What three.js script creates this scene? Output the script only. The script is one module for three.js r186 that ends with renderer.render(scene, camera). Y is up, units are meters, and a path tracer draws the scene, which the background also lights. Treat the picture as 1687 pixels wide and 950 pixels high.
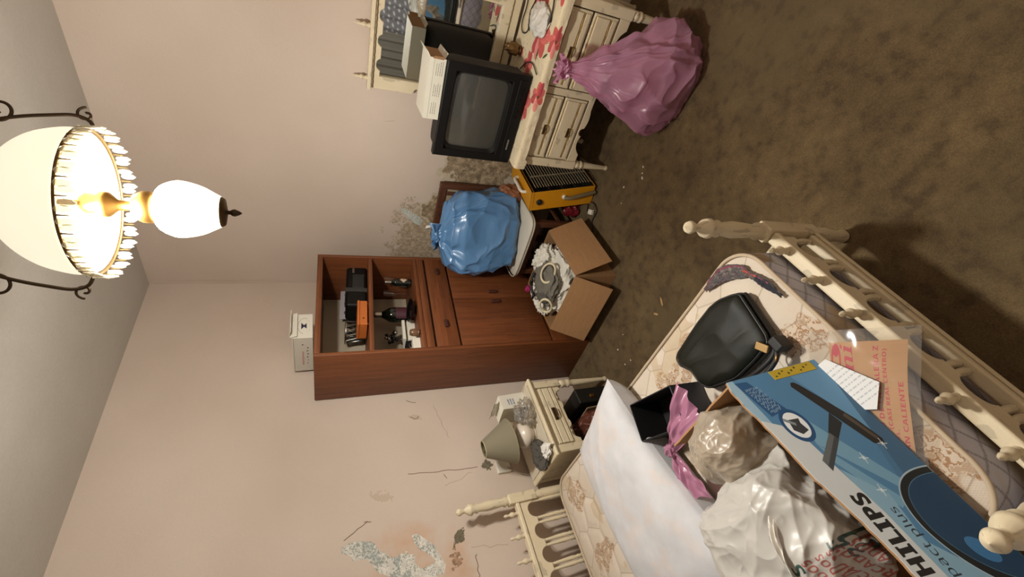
import * as THREE from 'three';
import { RoundedBoxGeometry } from 'three/addons/geometries/RoundedBoxGeometry.js';
import { mergeGeometries, mergeVertices, toCreasedNormals } from 'three/addons/utils/BufferGeometryUtils.js';
import { ImprovedNoise } from 'three/addons/math/ImprovedNoise.js';

// ------------------------------------------------------------------ camera, light, exposure
// Room corner at the origin: wall_left is x = 0, wall_back is z = 0, y is up. The phone was held on its side.
const scene = new THREE.Scene();
scene.background = new THREE.Color(0x000000);
const FOCAL = 718, PITCH = 24.1 * Math.PI / 180, YAW = 43.5 * Math.PI / 180, ROLL = -0.8 * Math.PI / 180;
const camera = new THREE.PerspectiveCamera(2 * Math.atan(475 / FOCAL) * 180 / Math.PI, 1687 / 950, 0.05, 30);
{
  const v = (x, y, z) => new THREE.Vector3(x, y, z);
  const h = v(-Math.sin(YAW), 0, -Math.cos(YAW)), r = v(Math.cos(YAW), 0, -Math.sin(YAW));
  const f = h.clone().multiplyScalar(Math.cos(PITCH)).add(v(0, -Math.sin(PITCH), 0));
  const u = h.clone().multiplyScalar(Math.sin(PITCH)).add(v(0, Math.cos(PITCH), 0));
  const right = r.clone().multiplyScalar(Math.cos(ROLL)).addScaledVector(u, Math.sin(ROLL));
  const up = u.clone().multiplyScalar(Math.cos(ROLL)).addScaledVector(r, -Math.sin(ROLL));
  const m = new THREE.Matrix4().makeBasis(up.clone().negate(), right, f.clone().negate()); // picture's left edge is the room's up
  m.setPosition(2.41, 1.7, 2.63);
  m.decompose(camera.position, camera.quaternion, camera.scale);
}
const renderer = new THREE.WebGLRenderer({ antialias: true });
renderer.toneMapping = THREE.LinearToneMapping;
renderer.toneMappingExposure = 1.0;
renderer.shadowMap.enabled = true;

const WARM = new THREE.Color(1.0, 0.962, 0.895);
const GLOBE_LIGHT = 4.1, DOME_LIGHT = 8.8;         // candela
const LAMP = { x: 1.62, z: 1.46, rim: 2.2 };
const ROOM = { x: 2.95, z: 3.2, h: 2.7 };

// ------------------------------------------------------------------ small tools
const PI = Math.PI, V3 = (x, y, z) => new THREE.Vector3(x, y, z), V2 = (x, y) => new THREE.Vector2(x, y);
function rng(s) { return () => { s = (s + 0x6d2b79f5) | 0; let t = Math.imul(s ^ (s >>> 15), 1 | s); t = (t + Math.imul(t ^ (t >>> 7), 61 | t)) ^ t; return ((t ^ (t >>> 14)) >>> 0) / 4294967296; }; }
const P3 = new ImprovedNoise(), n3 = (x, y, z) => P3.noise(x + 31.7, y + 17.3, z + 5.1);
function hash(x, y, s) { let h = Math.imul(x, 374761393) ^ Math.imul(y, 668265263) ^ Math.imul(s, 974634777); h = Math.imul(h ^ (h >>> 13), 1274126177); return ((h ^ (h >>> 16)) >>> 0) / 4294967296; }
function vn(x, y, s = 1) { const i = Math.floor(x), j = Math.floor(y); let a = x - i, b = y - j; a = a * a * (3 - 2 * a); b = b * b * (3 - 2 * b); const p = hash(i, j, s), q = hash(i + 1, j, s), r = hash(i, j + 1, s), t = hash(i + 1, j + 1, s); return p + (q - p) * a + (r - p) * b + (p - q - r + t) * a * b; }
function fbm(x, y, o = 4, s = 1) { let v = 0, a = 0.5, n = 0; for (let k = 0; k < o; k++) { v += a * vn(x, y, s + k); n += a; x *= 2.03; y *= 2.03; a *= 0.5; } return v / n; }
const clamp = (x, a = 0, b = 1) => Math.min(b, Math.max(a, x)), sstep = (a, b, x) => { const t = clamp((x - a) / (b - a)); return t * t * (3 - 2 * t); }, mix = (a, b, t) => a + (b - a) * t;
const mix3 = (a, b, t) => [mix(a[0], b[0], t), mix(a[1], b[1], t), mix(a[2], b[2], t)];
const hex = (h) => [(h >> 16) & 255, (h >> 8) & 255, h & 255];
const curve = (pts) => (x) => { if (x <= pts[0][0]) return pts[0][1]; for (let i = 1; i < pts.length; i++) if (x <= pts[i][0]) { const t = (x - pts[i - 1][0]) / (pts[i][0] - pts[i - 1][0]); return mix(pts[i - 1][1], pts[i][1], t * t * (3 - 2 * t)); } return pts[pts.length - 1][1]; };

function asTexture(c, color = true) { const t = new THREE.CanvasTexture(c); if (color) t.colorSpace = THREE.SRGBColorSpace; t.wrapS = t.wrapT = THREE.RepeatWrapping; t.anisotropy = 8; return t; }
function draw(w, h, fn) { const c = document.createElement('canvas'); c.width = w; c.height = h; const g = c.getContext('2d'); fn(g, w, h); return c; }
function pixels(w, h, fn) { return draw(w, h, (g) => { const d = g.createImageData(w, h); for (let j = 0; j < h; j++) for (let i = 0; i < w; i++) { const p = fn(i, j), k = (j * w + i) * 4; d.data[k] = p[0]; d.data[k + 1] = p[1]; d.data[k + 2] = p[2]; d.data[k + 3] = 255; } g.putImageData(d, 0, 0); }); }
function std(o) { return new THREE.MeshStandardMaterial({ roughness: 0.7, metalness: 0, ...o }); }
function phy(o) { return new THREE.MeshPhysicalMaterial({ roughness: 0.5, metalness: 0, ...o }); }

const used = new Map();
function numbered(n) { const k = used.get(n) || 0; used.set(n, k + 1); return k ? n + '_' + String(k).padStart(3, '0') : n; }
function tag(o, label, category, group, kind) { o.userData = { label, category }; if (group) o.userData.group = group; if (kind) o.userData.kind = kind; return o; }
function thing(name, label, category, [x, y, z] = [0, 0, 0], turn = 0, group) { const o = new THREE.Group(); o.name = numbered(name); o.position.set(x, y, z); o.rotation.y = turn; scene.add(o); return tag(o, label, category, group); }
function solo(name, label, category, geo, m, [x, y, z] = [0, 0, 0], group) { const o = new THREE.Mesh(geo, m); o.name = numbered(name); o.position.set(x, y, z); scene.add(o); return tag(o, label, category, group); }
function part(parent, name, geo, m, [x, y, z] = [0, 0, 0], [a, b, c] = [0, 0, 0]) { const o = new THREE.Mesh(geo, m); o.name = name; o.position.set(x, y, z); o.rotation.set(a, b, c); parent.add(o); return o; }
function struct(name, geo, m, [x, y, z] = [0, 0, 0]) { const o = new THREE.Mesh(geo, m); o.name = name; o.position.set(x, y, z); o.userData = { kind: 'structure' }; scene.add(o); return o; }
// children given in room coordinates are moved so that the group's origin is the thing's base
function rebase(g, x, y, z) { g.position.set(x, y, z); for (const c of g.children) c.position.sub(g.position); return g; }

// box-projected uv in metres; grain 'y' puts v along the vertical, 'x' turns it
function metreUV(geo, grain = 'y', k = 1) {
  const g = geo.index ? geo.toNonIndexed() : geo; const p = g.attributes.position, uv = new Float32Array(p.count * 2); const a = V3(), b = V3(), c = V3();
  for (let i = 0; i < p.count; i += 3) {
    a.fromBufferAttribute(p, i); b.fromBufferAttribute(p, i + 1); c.fromBufferAttribute(p, i + 2);
    const n = b.clone().sub(a).cross(c.clone().sub(a)); const x = Math.abs(n.x), y = Math.abs(n.y), z = Math.abs(n.z);
    [a, b, c].forEach((q, j) => { let u, v; if (x >= y && x >= z) { u = q.z; v = q.y; } else if (y >= z) { u = q.z; v = q.x; } else { u = q.x; v = q.y; } if (grain === 'x') [u, v] = [v, u]; uv[(i + j) * 2] = u * k; uv[(i + j) * 2 + 1] = v * k; });
  }
  g.setAttribute('uv', new THREE.BufferAttribute(uv, 2)); return g;
}
function rbox(w, h, d, r = 0.004, grain = 'y', seg = 2) { return metreUV(new RoundedBoxGeometry(w, h, d, seg, Math.min(r, w / 2.01, h / 2.01, d / 2.01)), grain); }
function between(x0, x1, y0, y1, z0, z1, r = 0.003, grain = 'y') { return rbox(x1 - x0, y1 - y0, z1 - z0, r, grain).translate((x0 + x1) / 2, (y0 + y1) / 2, (z0 + z1) / 2); }
function lathe(pts, seg = 28) { return new THREE.LatheGeometry(pts.map((p) => V2(Math.max(p[0], 0.0001), p[1])), seg); }
function tube(pts, r, seg = 40, rad = 8, closed = false) { return new THREE.TubeGeometry(new THREE.CatmullRomCurve3(pts.map((p) => V3(...p)), closed), seg, r, rad, closed); }
function poly(pts) { const s = new THREE.Shape(); pts.forEach((p, i) => (i ? s.lineTo(p[0], p[1]) : s.moveTo(p[0], p[1]))); s.closePath(); return s; }
function extrude(shape, depth, bevel = 0.002, curveSegments = 12) { return new THREE.ExtrudeGeometry(shape, { depth: Math.max(depth - 2 * bevel, 0.0002), bevelEnabled: bevel > 0, bevelThickness: bevel, bevelSize: bevel, bevelOffset: -bevel, bevelSegments: 2, curveSegments }).translate(0, 0, bevel); }
// grid surface from f(u, v) -> [x, y, z]; closeU joins the seam
function sheet(nu, nv, f, closeU = false) {
  const pos = [], uv = [], idx = []; for (let j = 0; j <= nv; j++) for (let i = 0; i <= nu; i++) { pos.push(...f(i / nu, j / nv)); uv.push(i / nu, j / nv); }
  for (let j = 0; j < nv; j++) for (let i = 0; i < nu; i++) { const a = j * (nu + 1) + i, b = a + 1, c = a + nu + 1, d = c + 1; idx.push(a, b, d, a, d, c); }
  let g = new THREE.BufferGeometry(); g.setAttribute('position', new THREE.Float32BufferAttribute(pos, 3)); g.setAttribute('uv', new THREE.Float32BufferAttribute(uv, 2)); g.setIndex(idx);
  g.computeVertexNormals();
  if (closeU) { const n = g.attributes.normal, q = V3(), w = V3(); for (let j = 0; j <= nv; j++) { const a = j * (nu + 1), b = a + nu; q.fromBufferAttribute(n, a).add(w.fromBufferAttribute(n, b)).normalize(); n.setXYZ(a, q.x, q.y, q.z); n.setXYZ(b, q.x, q.y, q.z); } }
  return g;
}
// a sheet with thickness t
function slabSheet(nu, nv, f, t) {
  const top = sheet(nu, nv, f), p = top.attributes.position, n = top.attributes.normal, bot = top.clone(), q = bot.attributes.position, bn = bot.attributes.normal;
  for (let i = 0; i < p.count; i++) { q.setXYZ(i, p.getX(i) - n.getX(i) * t, p.getY(i) - n.getY(i) * t, p.getZ(i) - n.getZ(i) * t); bn.setXYZ(i, -n.getX(i), -n.getY(i), -n.getZ(i)); }
  const ix = Array.from(bot.index.array); for (let i = 0; i < ix.length; i += 3) { const s = ix[i]; ix[i] = ix[i + 1]; ix[i + 1] = s; } bot.setIndex(ix);
  const rim = [], W = nu + 1, ring = []; for (let i = 0; i < nu; i++) ring.push(i); for (let j = 0; j < nv; j++) ring.push(j * W + nu); for (let i = nu; i > 0; i--) ring.push(nv * W + i); for (let j = nv; j > 0; j--) ring.push(j * W);
  const off = p.count; for (let k = 0; k < ring.length; k++) { const a = ring[k], b = ring[(k + 1) % ring.length]; rim.push(a, a + off, b, b, a + off, b + off); }
  const g = mergeGeometries([top, bot]); g.setIndex(Array.from(g.index.array).concat(rim)); return g;
}
const ridge = (x, y, z) => { const n = 1 - Math.abs(n3(x, y, z)) * 1.6; return n > 0 ? n * n * n : 0; };
// flat dents with sharp ridges between them, as in crumpled plastic: the polar distance to the nearest of n planes around a unit ball
function facets(n, seed, spread = 0.1) { const r = rng(seed), pl = []; for (let k = 0; k < n; k++) { const y = 1 - 2 * (k + 0.5) / n + (r() - 0.5) * 1.4 / Math.sqrt(n), t = k * 2.39996 + (r() - 0.5) * 1.2, q = Math.sqrt(Math.max(0, 1 - y * y)); pl.push([q * Math.cos(t), y, q * Math.sin(t), 0.93 + r() * spread]); }
  return (x, y, z) => { const l = Math.hypot(x, y, z) || 1; let m = 1.25; for (const p of pl) { const d = (p[0] * x + p[1] * y + p[2] * z) / l; if (d > 0.3) m = Math.min(m, p[3] / d); } return m; }; }
// soft bag or bundle: radius by height, pleats that run to the neck, creases all over
function bagGeo({ rx, rz, h, prof, seed = 0, pleats = 9, pleat = 0.03, crease = 0.012, lump = 0.05, lean = [0, 0], nu = 128, nv = 96, square = 2, scale = 1, facet = 0, nf = 60 }) {
  const F = facets(nf, Math.round(seed * 100) + 1);
  return sheet(nu, nv, (u, v) => {
    const t = u * PI * 2, c = Math.cos(t), s = Math.sin(t), e = 2 / square, k = prof(v);
    let x = Math.sign(c) * Math.abs(c) ** e, z = Math.sign(s) * Math.abs(s) ** e;
    const q = [c * 1.3 + seed, v * 2.2, s * 1.3 - seed];
    let r = 1 + lump * 2.2 * n3(q[0] * 1.2, q[1] * 1.2, q[2] * 1.2);
    const wob = n3(c * 0.8 + seed, v * 1.5, s * 0.8) * 1.6;
    const neck = sstep(0.35, 0.95, v);
    r += pleat * (0.25 + neck * 2.6) * (Math.abs(Math.sin(t * pleats * 0.5 + wob)) - 0.5);
    r += pleat * 0.6 * neck * Math.sin(t * (pleats * 2 + 3) + wob * 3);
    const f = 0.95 * scale, wx = 0.5 * n3(q[0] * 1.1, q[1] * 0.9, q[2] * 1.1); r += (crease / Math.max(rx, 0.05)) * (ridge(q[0] * f + wx, q[1] * f * 0.55 + wx, q[2] * f) + 0.45 * ridge(q[0] * f * 2.2 + wx, q[1] * f * 1.5, q[2] * f * 2.2 - wx) + 0.05 * ridge(q[0] * f * 4.5, q[1] * f * 3.4, q[2] * f * 4.5) - 0.5);
    if (facet) r *= mix(1, F(c, (v - 0.45) * 2.6, s), facet * (1 - 0.7 * neck));
    const y = v * h + (v > 0.02 && v < 0.98 ? crease * 0.6 * n3(q[0] * 3, q[1] * 4, q[2] * 3) : 0);
    return [x * rx * k * r + lean[0] * v * v, y, z * rz * k * r + lean[1] * v * v];
  }, true);
}
function blob(rx, ry, rz, { seed = 0, lump = 0.15, crease = 0.08, freq = 1.6, nu = 72, nv = 48, flat = -1, pw = 1, facet = 0, nf = 60, fold = 0 } = {}) { // rounded bundle; flat cuts the underside at y = flat * ry
  const F = facets(nf, seed + 1);
  return sheet(nu, nv, (u, v) => { const t = u * 2 * PI, p = v * PI; let x = Math.sin(p) * Math.cos(t), y = -Math.cos(p), z = Math.sin(p) * Math.sin(t);
    const r = (facet ? mix(1, F(x + 0.25 * n3(x * 2, y * 2, z * 2 + seed), y, z + 0.2 * n3(x * 2 + seed, y * 2, z * 2)), facet) : 1) + lump * n3(x * freq + seed, y * freq, z * freq) * 2 + crease * (ridge(x * freq * 0.8 + seed, y * freq * 0.8, z * freq * 0.8) + 0.5 * ridge(x * freq * 1.9 + seed * 2, y * freq * 1.5 + seed, z * freq * 1.9) + 0.2 * ridge(x * freq * 4.1, y * freq * 4.1 + seed, z * freq * 4.1) - 0.6);
    const g = fold ? r - fold + fold * 1.6 * (ridge((x * 0.8 + z * 0.6) * 2.6 + seed, (z * 0.8 - x * 0.6) * 0.55, y * 1.1) + 0.8 * ridge((x * 0.3 - z * 0.95) * 3.1 + seed, (z * 0.3 + x * 0.95) * 0.6 + y, 3)) : r;
    x = Math.sign(x) * Math.abs(x) ** pw; z = Math.sign(z) * Math.abs(z) ** pw;
    return [x * rx * g, Math.max(y * g, flat) * ry, z * rz * g]; }, true);
}

// ------------------------------------------------------------------ materials
function grainTex(dark, light, seed, sx = 70, sy = 5) { return asTexture(pixels(384, 768, (i, j) => { const u = i / 384, v = j / 768; const w = fbm(u * 6, v * 2.5, 3, seed); const g = fbm(u * sx + w * 6, v * sy, 3, seed + 9), b = fbm(u * 9 + w * 2, v * 2, 3, seed + 20); const t = clamp(g * 0.65 + b * 0.5 - 0.1); const p = vn(u * 190, v * 30, seed + 4) > 0.86 ? -9 : 0; return mix3(dark, light, t).map((c) => c + p); })); }
const woodTex = grainTex(hex(0x522b14), hex(0x8a4f28), 3); woodTex.repeat.set(1.6, 0.8);
const wood2Tex = grainTex(hex(0x3a2013), hex(0x6d4023), 8); wood2Tex.repeat.set(2, 1);
const fine = asTexture(pixels(256, 256, (i, j) => { const v = 110 + 70 * fbm(i / 5, j / 5, 2, 5) + 40 * (hash(i, j, 2) - 0.5); return [v, v, v]; }), false); fine.repeat.set(6, 6);
const weave = asTexture(pixels(256, 256, (i, j) => { const v = 128 + 60 * Math.sin(i / 256 * PI * 64) * Math.sin(j / 256 * PI * 64) + 30 * (hash(i, j, 7) - 0.5); return [v, v, v]; }), false); weave.repeat.set(5, 5);
const cardTex = asTexture(pixels(256, 256, (i, j) => { const t = fbm(i / 30, j / 5, 3, 40) * 0.6 + hash(i, j, 4) * 0.4; return mix3(hex(0x8f6a45), hex(0xa67e55), t); })); cardTex.repeat.set(3, 3);
const creamTex = asTexture(pixels(256, 256, (i, j) => { const t = fbm(i / 18, j / 60, 3, 60) * 0.7 + hash(i, j, 11) * 0.3; const d = fbm(i / 40 + 9, j / 40, 4, 61) > 0.73 ? 0.12 : 0; return mix3(hex(0xccbd9c), hex(0xdccfb3), t).map((c) => c * (1 - d)); })); creamTex.repeat.set(2, 2);
const M = {
  wood: std({ map: woodTex, roughness: 0.5, bumpMap: fine, bumpScale: 0.0004 }),
  woodDark: std({ map: wood2Tex, roughness: 0.55 }),
  woodPull: std({ color: 0x43241a, roughness: 0.5 }),
  cream: std({ map: creamTex, roughness: 0.5 }),
  creamDark: std({ color: 0xa58c5c, roughness: 0.65 }),
  backBoard: std({ color: 0xb9ac95, roughness: 0.8, bumpMap: fine, bumpScale: 0.0005 }),
  brass: std({ color: 0xa37b40, roughness: 0.35, metalness: 1 }),
  brassDark: std({ color: 0x6f5a3a, roughness: 0.45, metalness: 0.9 }),
  iron: std({ color: 0x4a3c2e, roughness: 0.5, metalness: 0.8 }),
  silver: std({ color: 0xb8b4a8, roughness: 0.3, metalness: 1 }),
  blackPlastic: phy({ color: 0x0e0d0c, specularIntensity: 0.5, roughness: 0.5, bumpMap: fine, bumpScale: 0.0003 }),
  blackGloss: phy({ color: 0x0d0d0d, roughness: 0.18 }),
  card: std({ map: cardTex, roughness: 0.85, bumpMap: fine, bumpScale: 0.0003 }),
  cardEdge: std({ color: 0xb08a5c, roughness: 0.9 }),
  whiteCard: std({ color: 0xd8d3c4, roughness: 0.6 }),
  paper: std({ color: 0xd9d7d2, roughness: 0.8 }),
  white: std({ color: 0xd8d4cc, roughness: 0.6 }),
  glass: phy({ color: 0xffffff, roughness: 0.03, transmission: 1, thickness: 0, ior: 1.45 }),
  darkGlass: phy({ color: 0x0c120c, roughness: 0.08, clearcoat: 0.6 }),
  film: phy({ color: 0xe6e2da, roughness: 0.22, transmission: 0.85, thickness: 0, ior: 1.4, side: THREE.DoubleSide }),
  cable: std({ color: 0x131313, roughness: 0.6 }),
};

// ------------------------------------------------------------------ room shell
const plasterBump = asTexture(pixels(512, 512, (i, j) => { const v = 128 + 120 * (fbm(i / 9, j / 9, 4, 90) - 0.5) + 30 * (hash(i, j, 3) - 0.5); return [v, v, v]; }), false);
function paintedWall(len, spec, seed) { // spec(a, y) -> null | [colour, height]; a = metres from the left edge of the picture drawn
  const W = 2048, H = Math.round(2048 * ROOM.h / len), s = len / W; const c1 = document.createElement('canvas'), c2 = document.createElement('canvas'); c1.width = c2.width = W; c1.height = c2.height = H;
  const g1 = c1.getContext('2d'), g2 = c2.getContext('2d'), d1 = g1.createImageData(W, H), d2 = g2.createImageData(W, H);
  const A = hex(0xc2b1a1), B = hex(0xcdbdaf);
  for (let j = 0; j < H; j++) for (let i = 0; i < W; i++) {
    const a = i * s, y = ROOM.h - j * s; const big = fbm(a * 2.2, y * 2.2, 3, seed), speck = hash(i, j, seed) - 0.5;
    let col = mix3(A, B, clamp(big * 1.3 - 0.15)).map((c) => c + speck * 5), hgt = 170 + 26 * (fbm(a * 90, y * 90, 2, seed + 3) - 0.5) + 30 * (fbm(a * 12, y * 12, 2, seed + 6) - 0.5);
    const p = spec(a, y, col, hgt); if (p) { col = p[0]; hgt = p[1]; }
    const k = (j * W + i) * 4; d1.data[k] = col[0]; d1.data[k + 1] = col[1]; d1.data[k + 2] = col[2]; d1.data[k + 3] = 255; d2.data[k] = d2.data[k + 1] = d2.data[k + 2] = hgt; d2.data[k + 3] = 255;
  }
  g1.putImageData(d1, 0, 0); g2.putImageData(d2, 0, 0); return [c1, c2, g1, g2, s];
}
function ell(a, y, ca, cy, ra, ry, rot) { const dx = a - ca, dy = y - cy, c = Math.cos(rot), s = Math.sin(rot); return Math.hypot((dx * c + dy * s) / ra, (-dx * s + dy * c) / ry); }
function lines(g1, g2, s, col, w, list) { for (const [g, st] of [[g1, col], [g2, '#383838']]) { g.strokeStyle = st; g.lineWidth = w; g.lineJoin = 'round'; for (const l of list) { g.beginPath(); l.forEach(([a, y], i) => { const X = a / s, Y = (ROOM.h - y) / s; i ? g.lineTo(X, Y) : g.moveTo(X, Y); }); g.stroke(); } } }
function jag(a0, y0, a1, y1, n, amp, seed) { const r = rng(seed), o = []; for (let i = 0; i <= n; i++) o.push([mix(a0, a1, i / n) + (r() - 0.5) * amp, mix(y0, y1, i / n) + (r() - 0.5) * amp]); return o; }
const spallCol = (a, y, s) => { const t = fbm(a * 70, y * 70, 4, s), q = fbm(a * 190, y * 190, 3, s + 5), m = fbm(a * 22, y * 22, 3, s + 8); let c = mix3(hex(0xc0bdb2), hex(0xded9ce), clamp(t * 1.6 - 0.25)); c = mix3(c, hex(0x7d837c), sstep(0.5, 0.68, q * 0.7 + m * 0.35) * 0.75); return mix3(c, hex(0x93a0a0), sstep(0.6, 0.74, m) * 0.35); };
const cementCol = (a, y, s) => { const t = fbm(a * 40, y * 40, 4, s), q = fbm(a * 150, y * 150, 2, s + 3); return mix3(hex(0x77664e), hex(0xb09c80), clamp(t * 1.8 - 0.45)).map((c) => c * (0.8 + 0.4 * q)); };
// wall_left, seen from the room: a runs from z = ROOM.z down to z = 0
const [la, lb, lg1, lg2, ls] = paintedWall(ROOM.z, (a, y, col, hgt) => {
  const z = ROOM.z - a; let done = false; if (z < 0.95 || y > 1.8) return null;
  const w = (fbm(z * 16, y * 16, 4, 300) - 0.5) * 1.5, w2 = (fbm(z * 70, y * 70, 4, 305) - 0.5) * 1.8, e = (cz, cy, rz, ry, rot) => ell(z, y, cz, cy, rz, ry, rot) + w;
  const st = Math.min(ell(z, y, 2.0, 1.33, 0.24, 0.22, 0) + w * 0.6, ell(z, y, 2.05, 1.1, 0.2, 0.12, 0) + w * 0.6);
  if (st < 1) { const k = sstep(1.05, 0.3, st) * (0.15 + 0.6 * fbm(z * 30, y * 30, 4, 340)); col = mix3(col, hex(0xc29a7c), k); done = true; }
  const s1 = Math.min(e(1.97, 1.42, 0.2, 0.05, -0.95), e(2.1, 1.3, 0.16, 0.07, -0.5), ell(z, y, 2.25, 1.24, 0.2, 0.1, 0) + w), s2 = Math.min(e(1.96, 1.21, 0.085, 0.022, -0.75), e(2.05, 1.17, 0.04, 0.025, 0));
  for (const q of [s1, s2]) if (q < 1) { col = spallCol(z, y, 310); hgt = 80 + 90 * fbm(z * 60, y * 60, 3, 315) - (q > 0.85 ? 30 : 0); done = true; }
  if (ell(z, y, 2.035, 1.09, 0.05, 0.028, 0.4) + w2 < 0.8) { col = mix3(hex(0x75604c), hex(0xbd9679), fbm(z * 90, y * 90, 3, 320) * 1.5 - 0.25); hgt = 60; done = true; }
  if (Math.min(ell(z, y, 1.937, 1.05, 0.045, 0.024, 0.75), ell(z, y, 1.595, 0.8, 0.034, 0.03, 0)) + w2 * 0.7 < 0.95) { col = mix3(hex(0x5b5443), hex(0x7d745f), fbm(z * 120, y * 120, 3, 330)); hgt = 70; done = true; }
  for (const [cz, cy, r] of [[1.22, 1.165, 0.02], [1.66, 1.4, 0.03]]) { const q = ell(z, y, cz, cy, r, r * 2.2, 0.3) + w2; if (q < 0.7) { col = mix3(col, hex(0x9a866c), 0.3); done = true; } }
  return done ? [col, hgt] : null;
}, 200);
{ const Z = (z) => ROOM.z - z;
  lines(lg1, lg2, ls, '#6d5a45', 2, [jag(Z(1.77), 1.47, Z(1.765), 1.5, 3, 0.004, 1), jag(Z(1.765), 1.485, Z(1.83), 1.6, 5, 0.006, 2), jag(Z(1.565), 1.26, Z(1.6), 0.86, 12, 0.01, 3), jag(Z(1.1), 1.2, Z(1.12), 1.14, 4, 0.008, 4), jag(Z(1.215), 1.19, Z(1.235), 1.155, 3, 0.008, 5), jag(Z(1.235), 1.155, Z(1.215), 1.14, 2, 0.004, 6), jag(Z(2.03), 0.985, Z(2.2), 1.0, 9, 0.014, 7), jag(Z(1.6), 1.06, Z(1.63), 1.05, 3, 0.006, 8)]);
  lines(lg1, lg2, ls, '#b59f8b', 1.5, [jag(Z(1.15), 1.03, Z(1.4), 0.98, 10, 0.02, 9), jag(Z(1.67), 1.06, Z(1.62), 0.9, 6, 0.02, 10), jag(Z(2.0), 1.0, Z(2.03), 0.8, 6, 0.02, 11)]); }
// wall_back: a is x
const [ba, bb, bg1, bg2, bs] = paintedWall(ROOM.x, (a, y, col, hgt) => {
  if (y > 1.4 || a > 1.9) return null; let done = false;
  const w = (fbm(a * 14, y * 14, 4, 400) - 0.5) * 1.3;
  const g = ell(a, y, 0.42, 0.98, 0.33, 0.24, 0.2) + w; if (g < 1) { const t = fbm(a * 50, y * 50, 4, 410), q = fbm(a * 130, y * 130, 2, 412); col = mix3(col, mix3(hex(0x8f7d63), hex(0xc0ac91), clamp(t * 1.7 - 0.3)), sstep(1, 0.75, g) * 0.85); if (q > 0.66) col = mix3(col, hex(0x6f6a58), 0.5); hgt = 110 + 100 * (t - 0.5) + 60 * (q - 0.5); done = true; }
  const b = ell(a, y, 0.62, 1.06, 0.1, 0.035, 0.9) + w; if (b < 1) { col = mix3(spallCol(a, y, 420), hex(0xa9bab4), 0.35); done = true; }
  const c = Math.min(ell(a, y, 1.15, 0.66, 0.36, 0.29, 0), ell(a, y, 0.72, 0.9, 0.14, 0.12, 0)) + w * 0.7; if (c < 1) { col = cementCol(a, y, 430); if (c > 0.86) col = mix3(col, hex(0xc9bda6), 0.75); hgt = 70 + 120 * fbm(a * 45, y * 45, 4, 440); done = true; }
  return done ? [col, hgt] : null;
}, 230);
lines(bg1, bg2, bs, '#bfa895', 1.5, [jag(1.3, 1.32, 1.31, 1.26, 4, 0.006, 21), jag(0.02, 1.6, 0.03, 2.6, 20, 0.01, 22)]);
function wallMat(c, b) { return std({ map: asTexture(c), bumpMap: asTexture(b, false), bumpScale: 0.0035, roughness: 0.9 }); }
const plainWall = std({ color: 0xc8b8a9, roughness: 0.9, bumpMap: plasterBump, bumpScale: 0.002 });
const T = 0.12;
struct('wall_left', new THREE.BoxGeometry(T, ROOM.h, ROOM.z), [wallMat(la, lb), plainWall, plainWall, plainWall, plainWall, plainWall], [-T / 2, ROOM.h / 2, ROOM.z / 2]);
struct('wall_back', new THREE.BoxGeometry(ROOM.x, ROOM.h, T), [plainWall, plainWall, plainWall, plainWall, wallMat(ba, bb), plainWall], [ROOM.x / 2, ROOM.h / 2, -T / 2]);
struct('wall_right', new THREE.BoxGeometry(T, ROOM.h, ROOM.z + 2 * T), plainWall, [ROOM.x + T / 2, ROOM.h / 2, ROOM.z / 2]);
struct('wall_front', new THREE.BoxGeometry(ROOM.x + T, ROOM.h, T), plainWall, [ROOM.x / 2 - T / 2, ROOM.h / 2, ROOM.z + T / 2]);
const ceilMap = asTexture(pixels(512, 512, (i, j) => mix3(hex(0xb4aea3), hex(0xc0bab0), fbm(i / 40, j / 40, 4, 77)).map((c) => c + (hash(i, j, 8) - 0.5) * 5)));
struct('ceiling', new THREE.BoxGeometry(ROOM.x + 2 * T, T, ROOM.z + 2 * T), std({ map: ceilMap, roughness: 0.95, bumpMap: plasterBump, bumpScale: 0.002 }), [ROOM.x / 2, ROOM.h + T / 2, ROOM.z / 2]);
const carpetC = pixels(2048, 2048, (i, j) => { const x = i / 2048 * 3.2, z = j / 2048 * 3.4; const a = fbm(x * 5, z * 5, 4, 500), b = fbm(x * 28, z * 28, 3, 505), c = hash(i >> 1, j >> 1, 9), d = fbm(x * 1.7, z * 1.7, 2, 520); const t = clamp(a * 0.6 + b * 0.55 + c * 0.35 - 0.35); let q = mix3(hex(0x493a25), hex(0x7d6947), t); if (d > 0.5) q = mix3(q, hex(0x5f5138), clamp((d - 0.5) * 5) * 0.6); q = mix3(q, hex(0x3f3120), sstep(0.42, 0.22, b) * 0.28); return q; });
const carpetB = asTexture(pixels(512, 512, (i, j) => { const v = 90 + 90 * fbm(i / 3, j / 3, 2, 530) + 90 * (hash(i, j, 6) - 0.5); return [v, v, v]; }), false); carpetB.repeat.set(6, 6);
struct('floor', new THREE.BoxGeometry(ROOM.x + 2 * T, T, ROOM.z + 2 * T), std({ map: asTexture(carpetC), roughness: 1, bumpMap: carpetB, bumpScale: 0.004 }), [ROOM.x / 2, -T / 2, ROOM.z / 2]);

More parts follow.
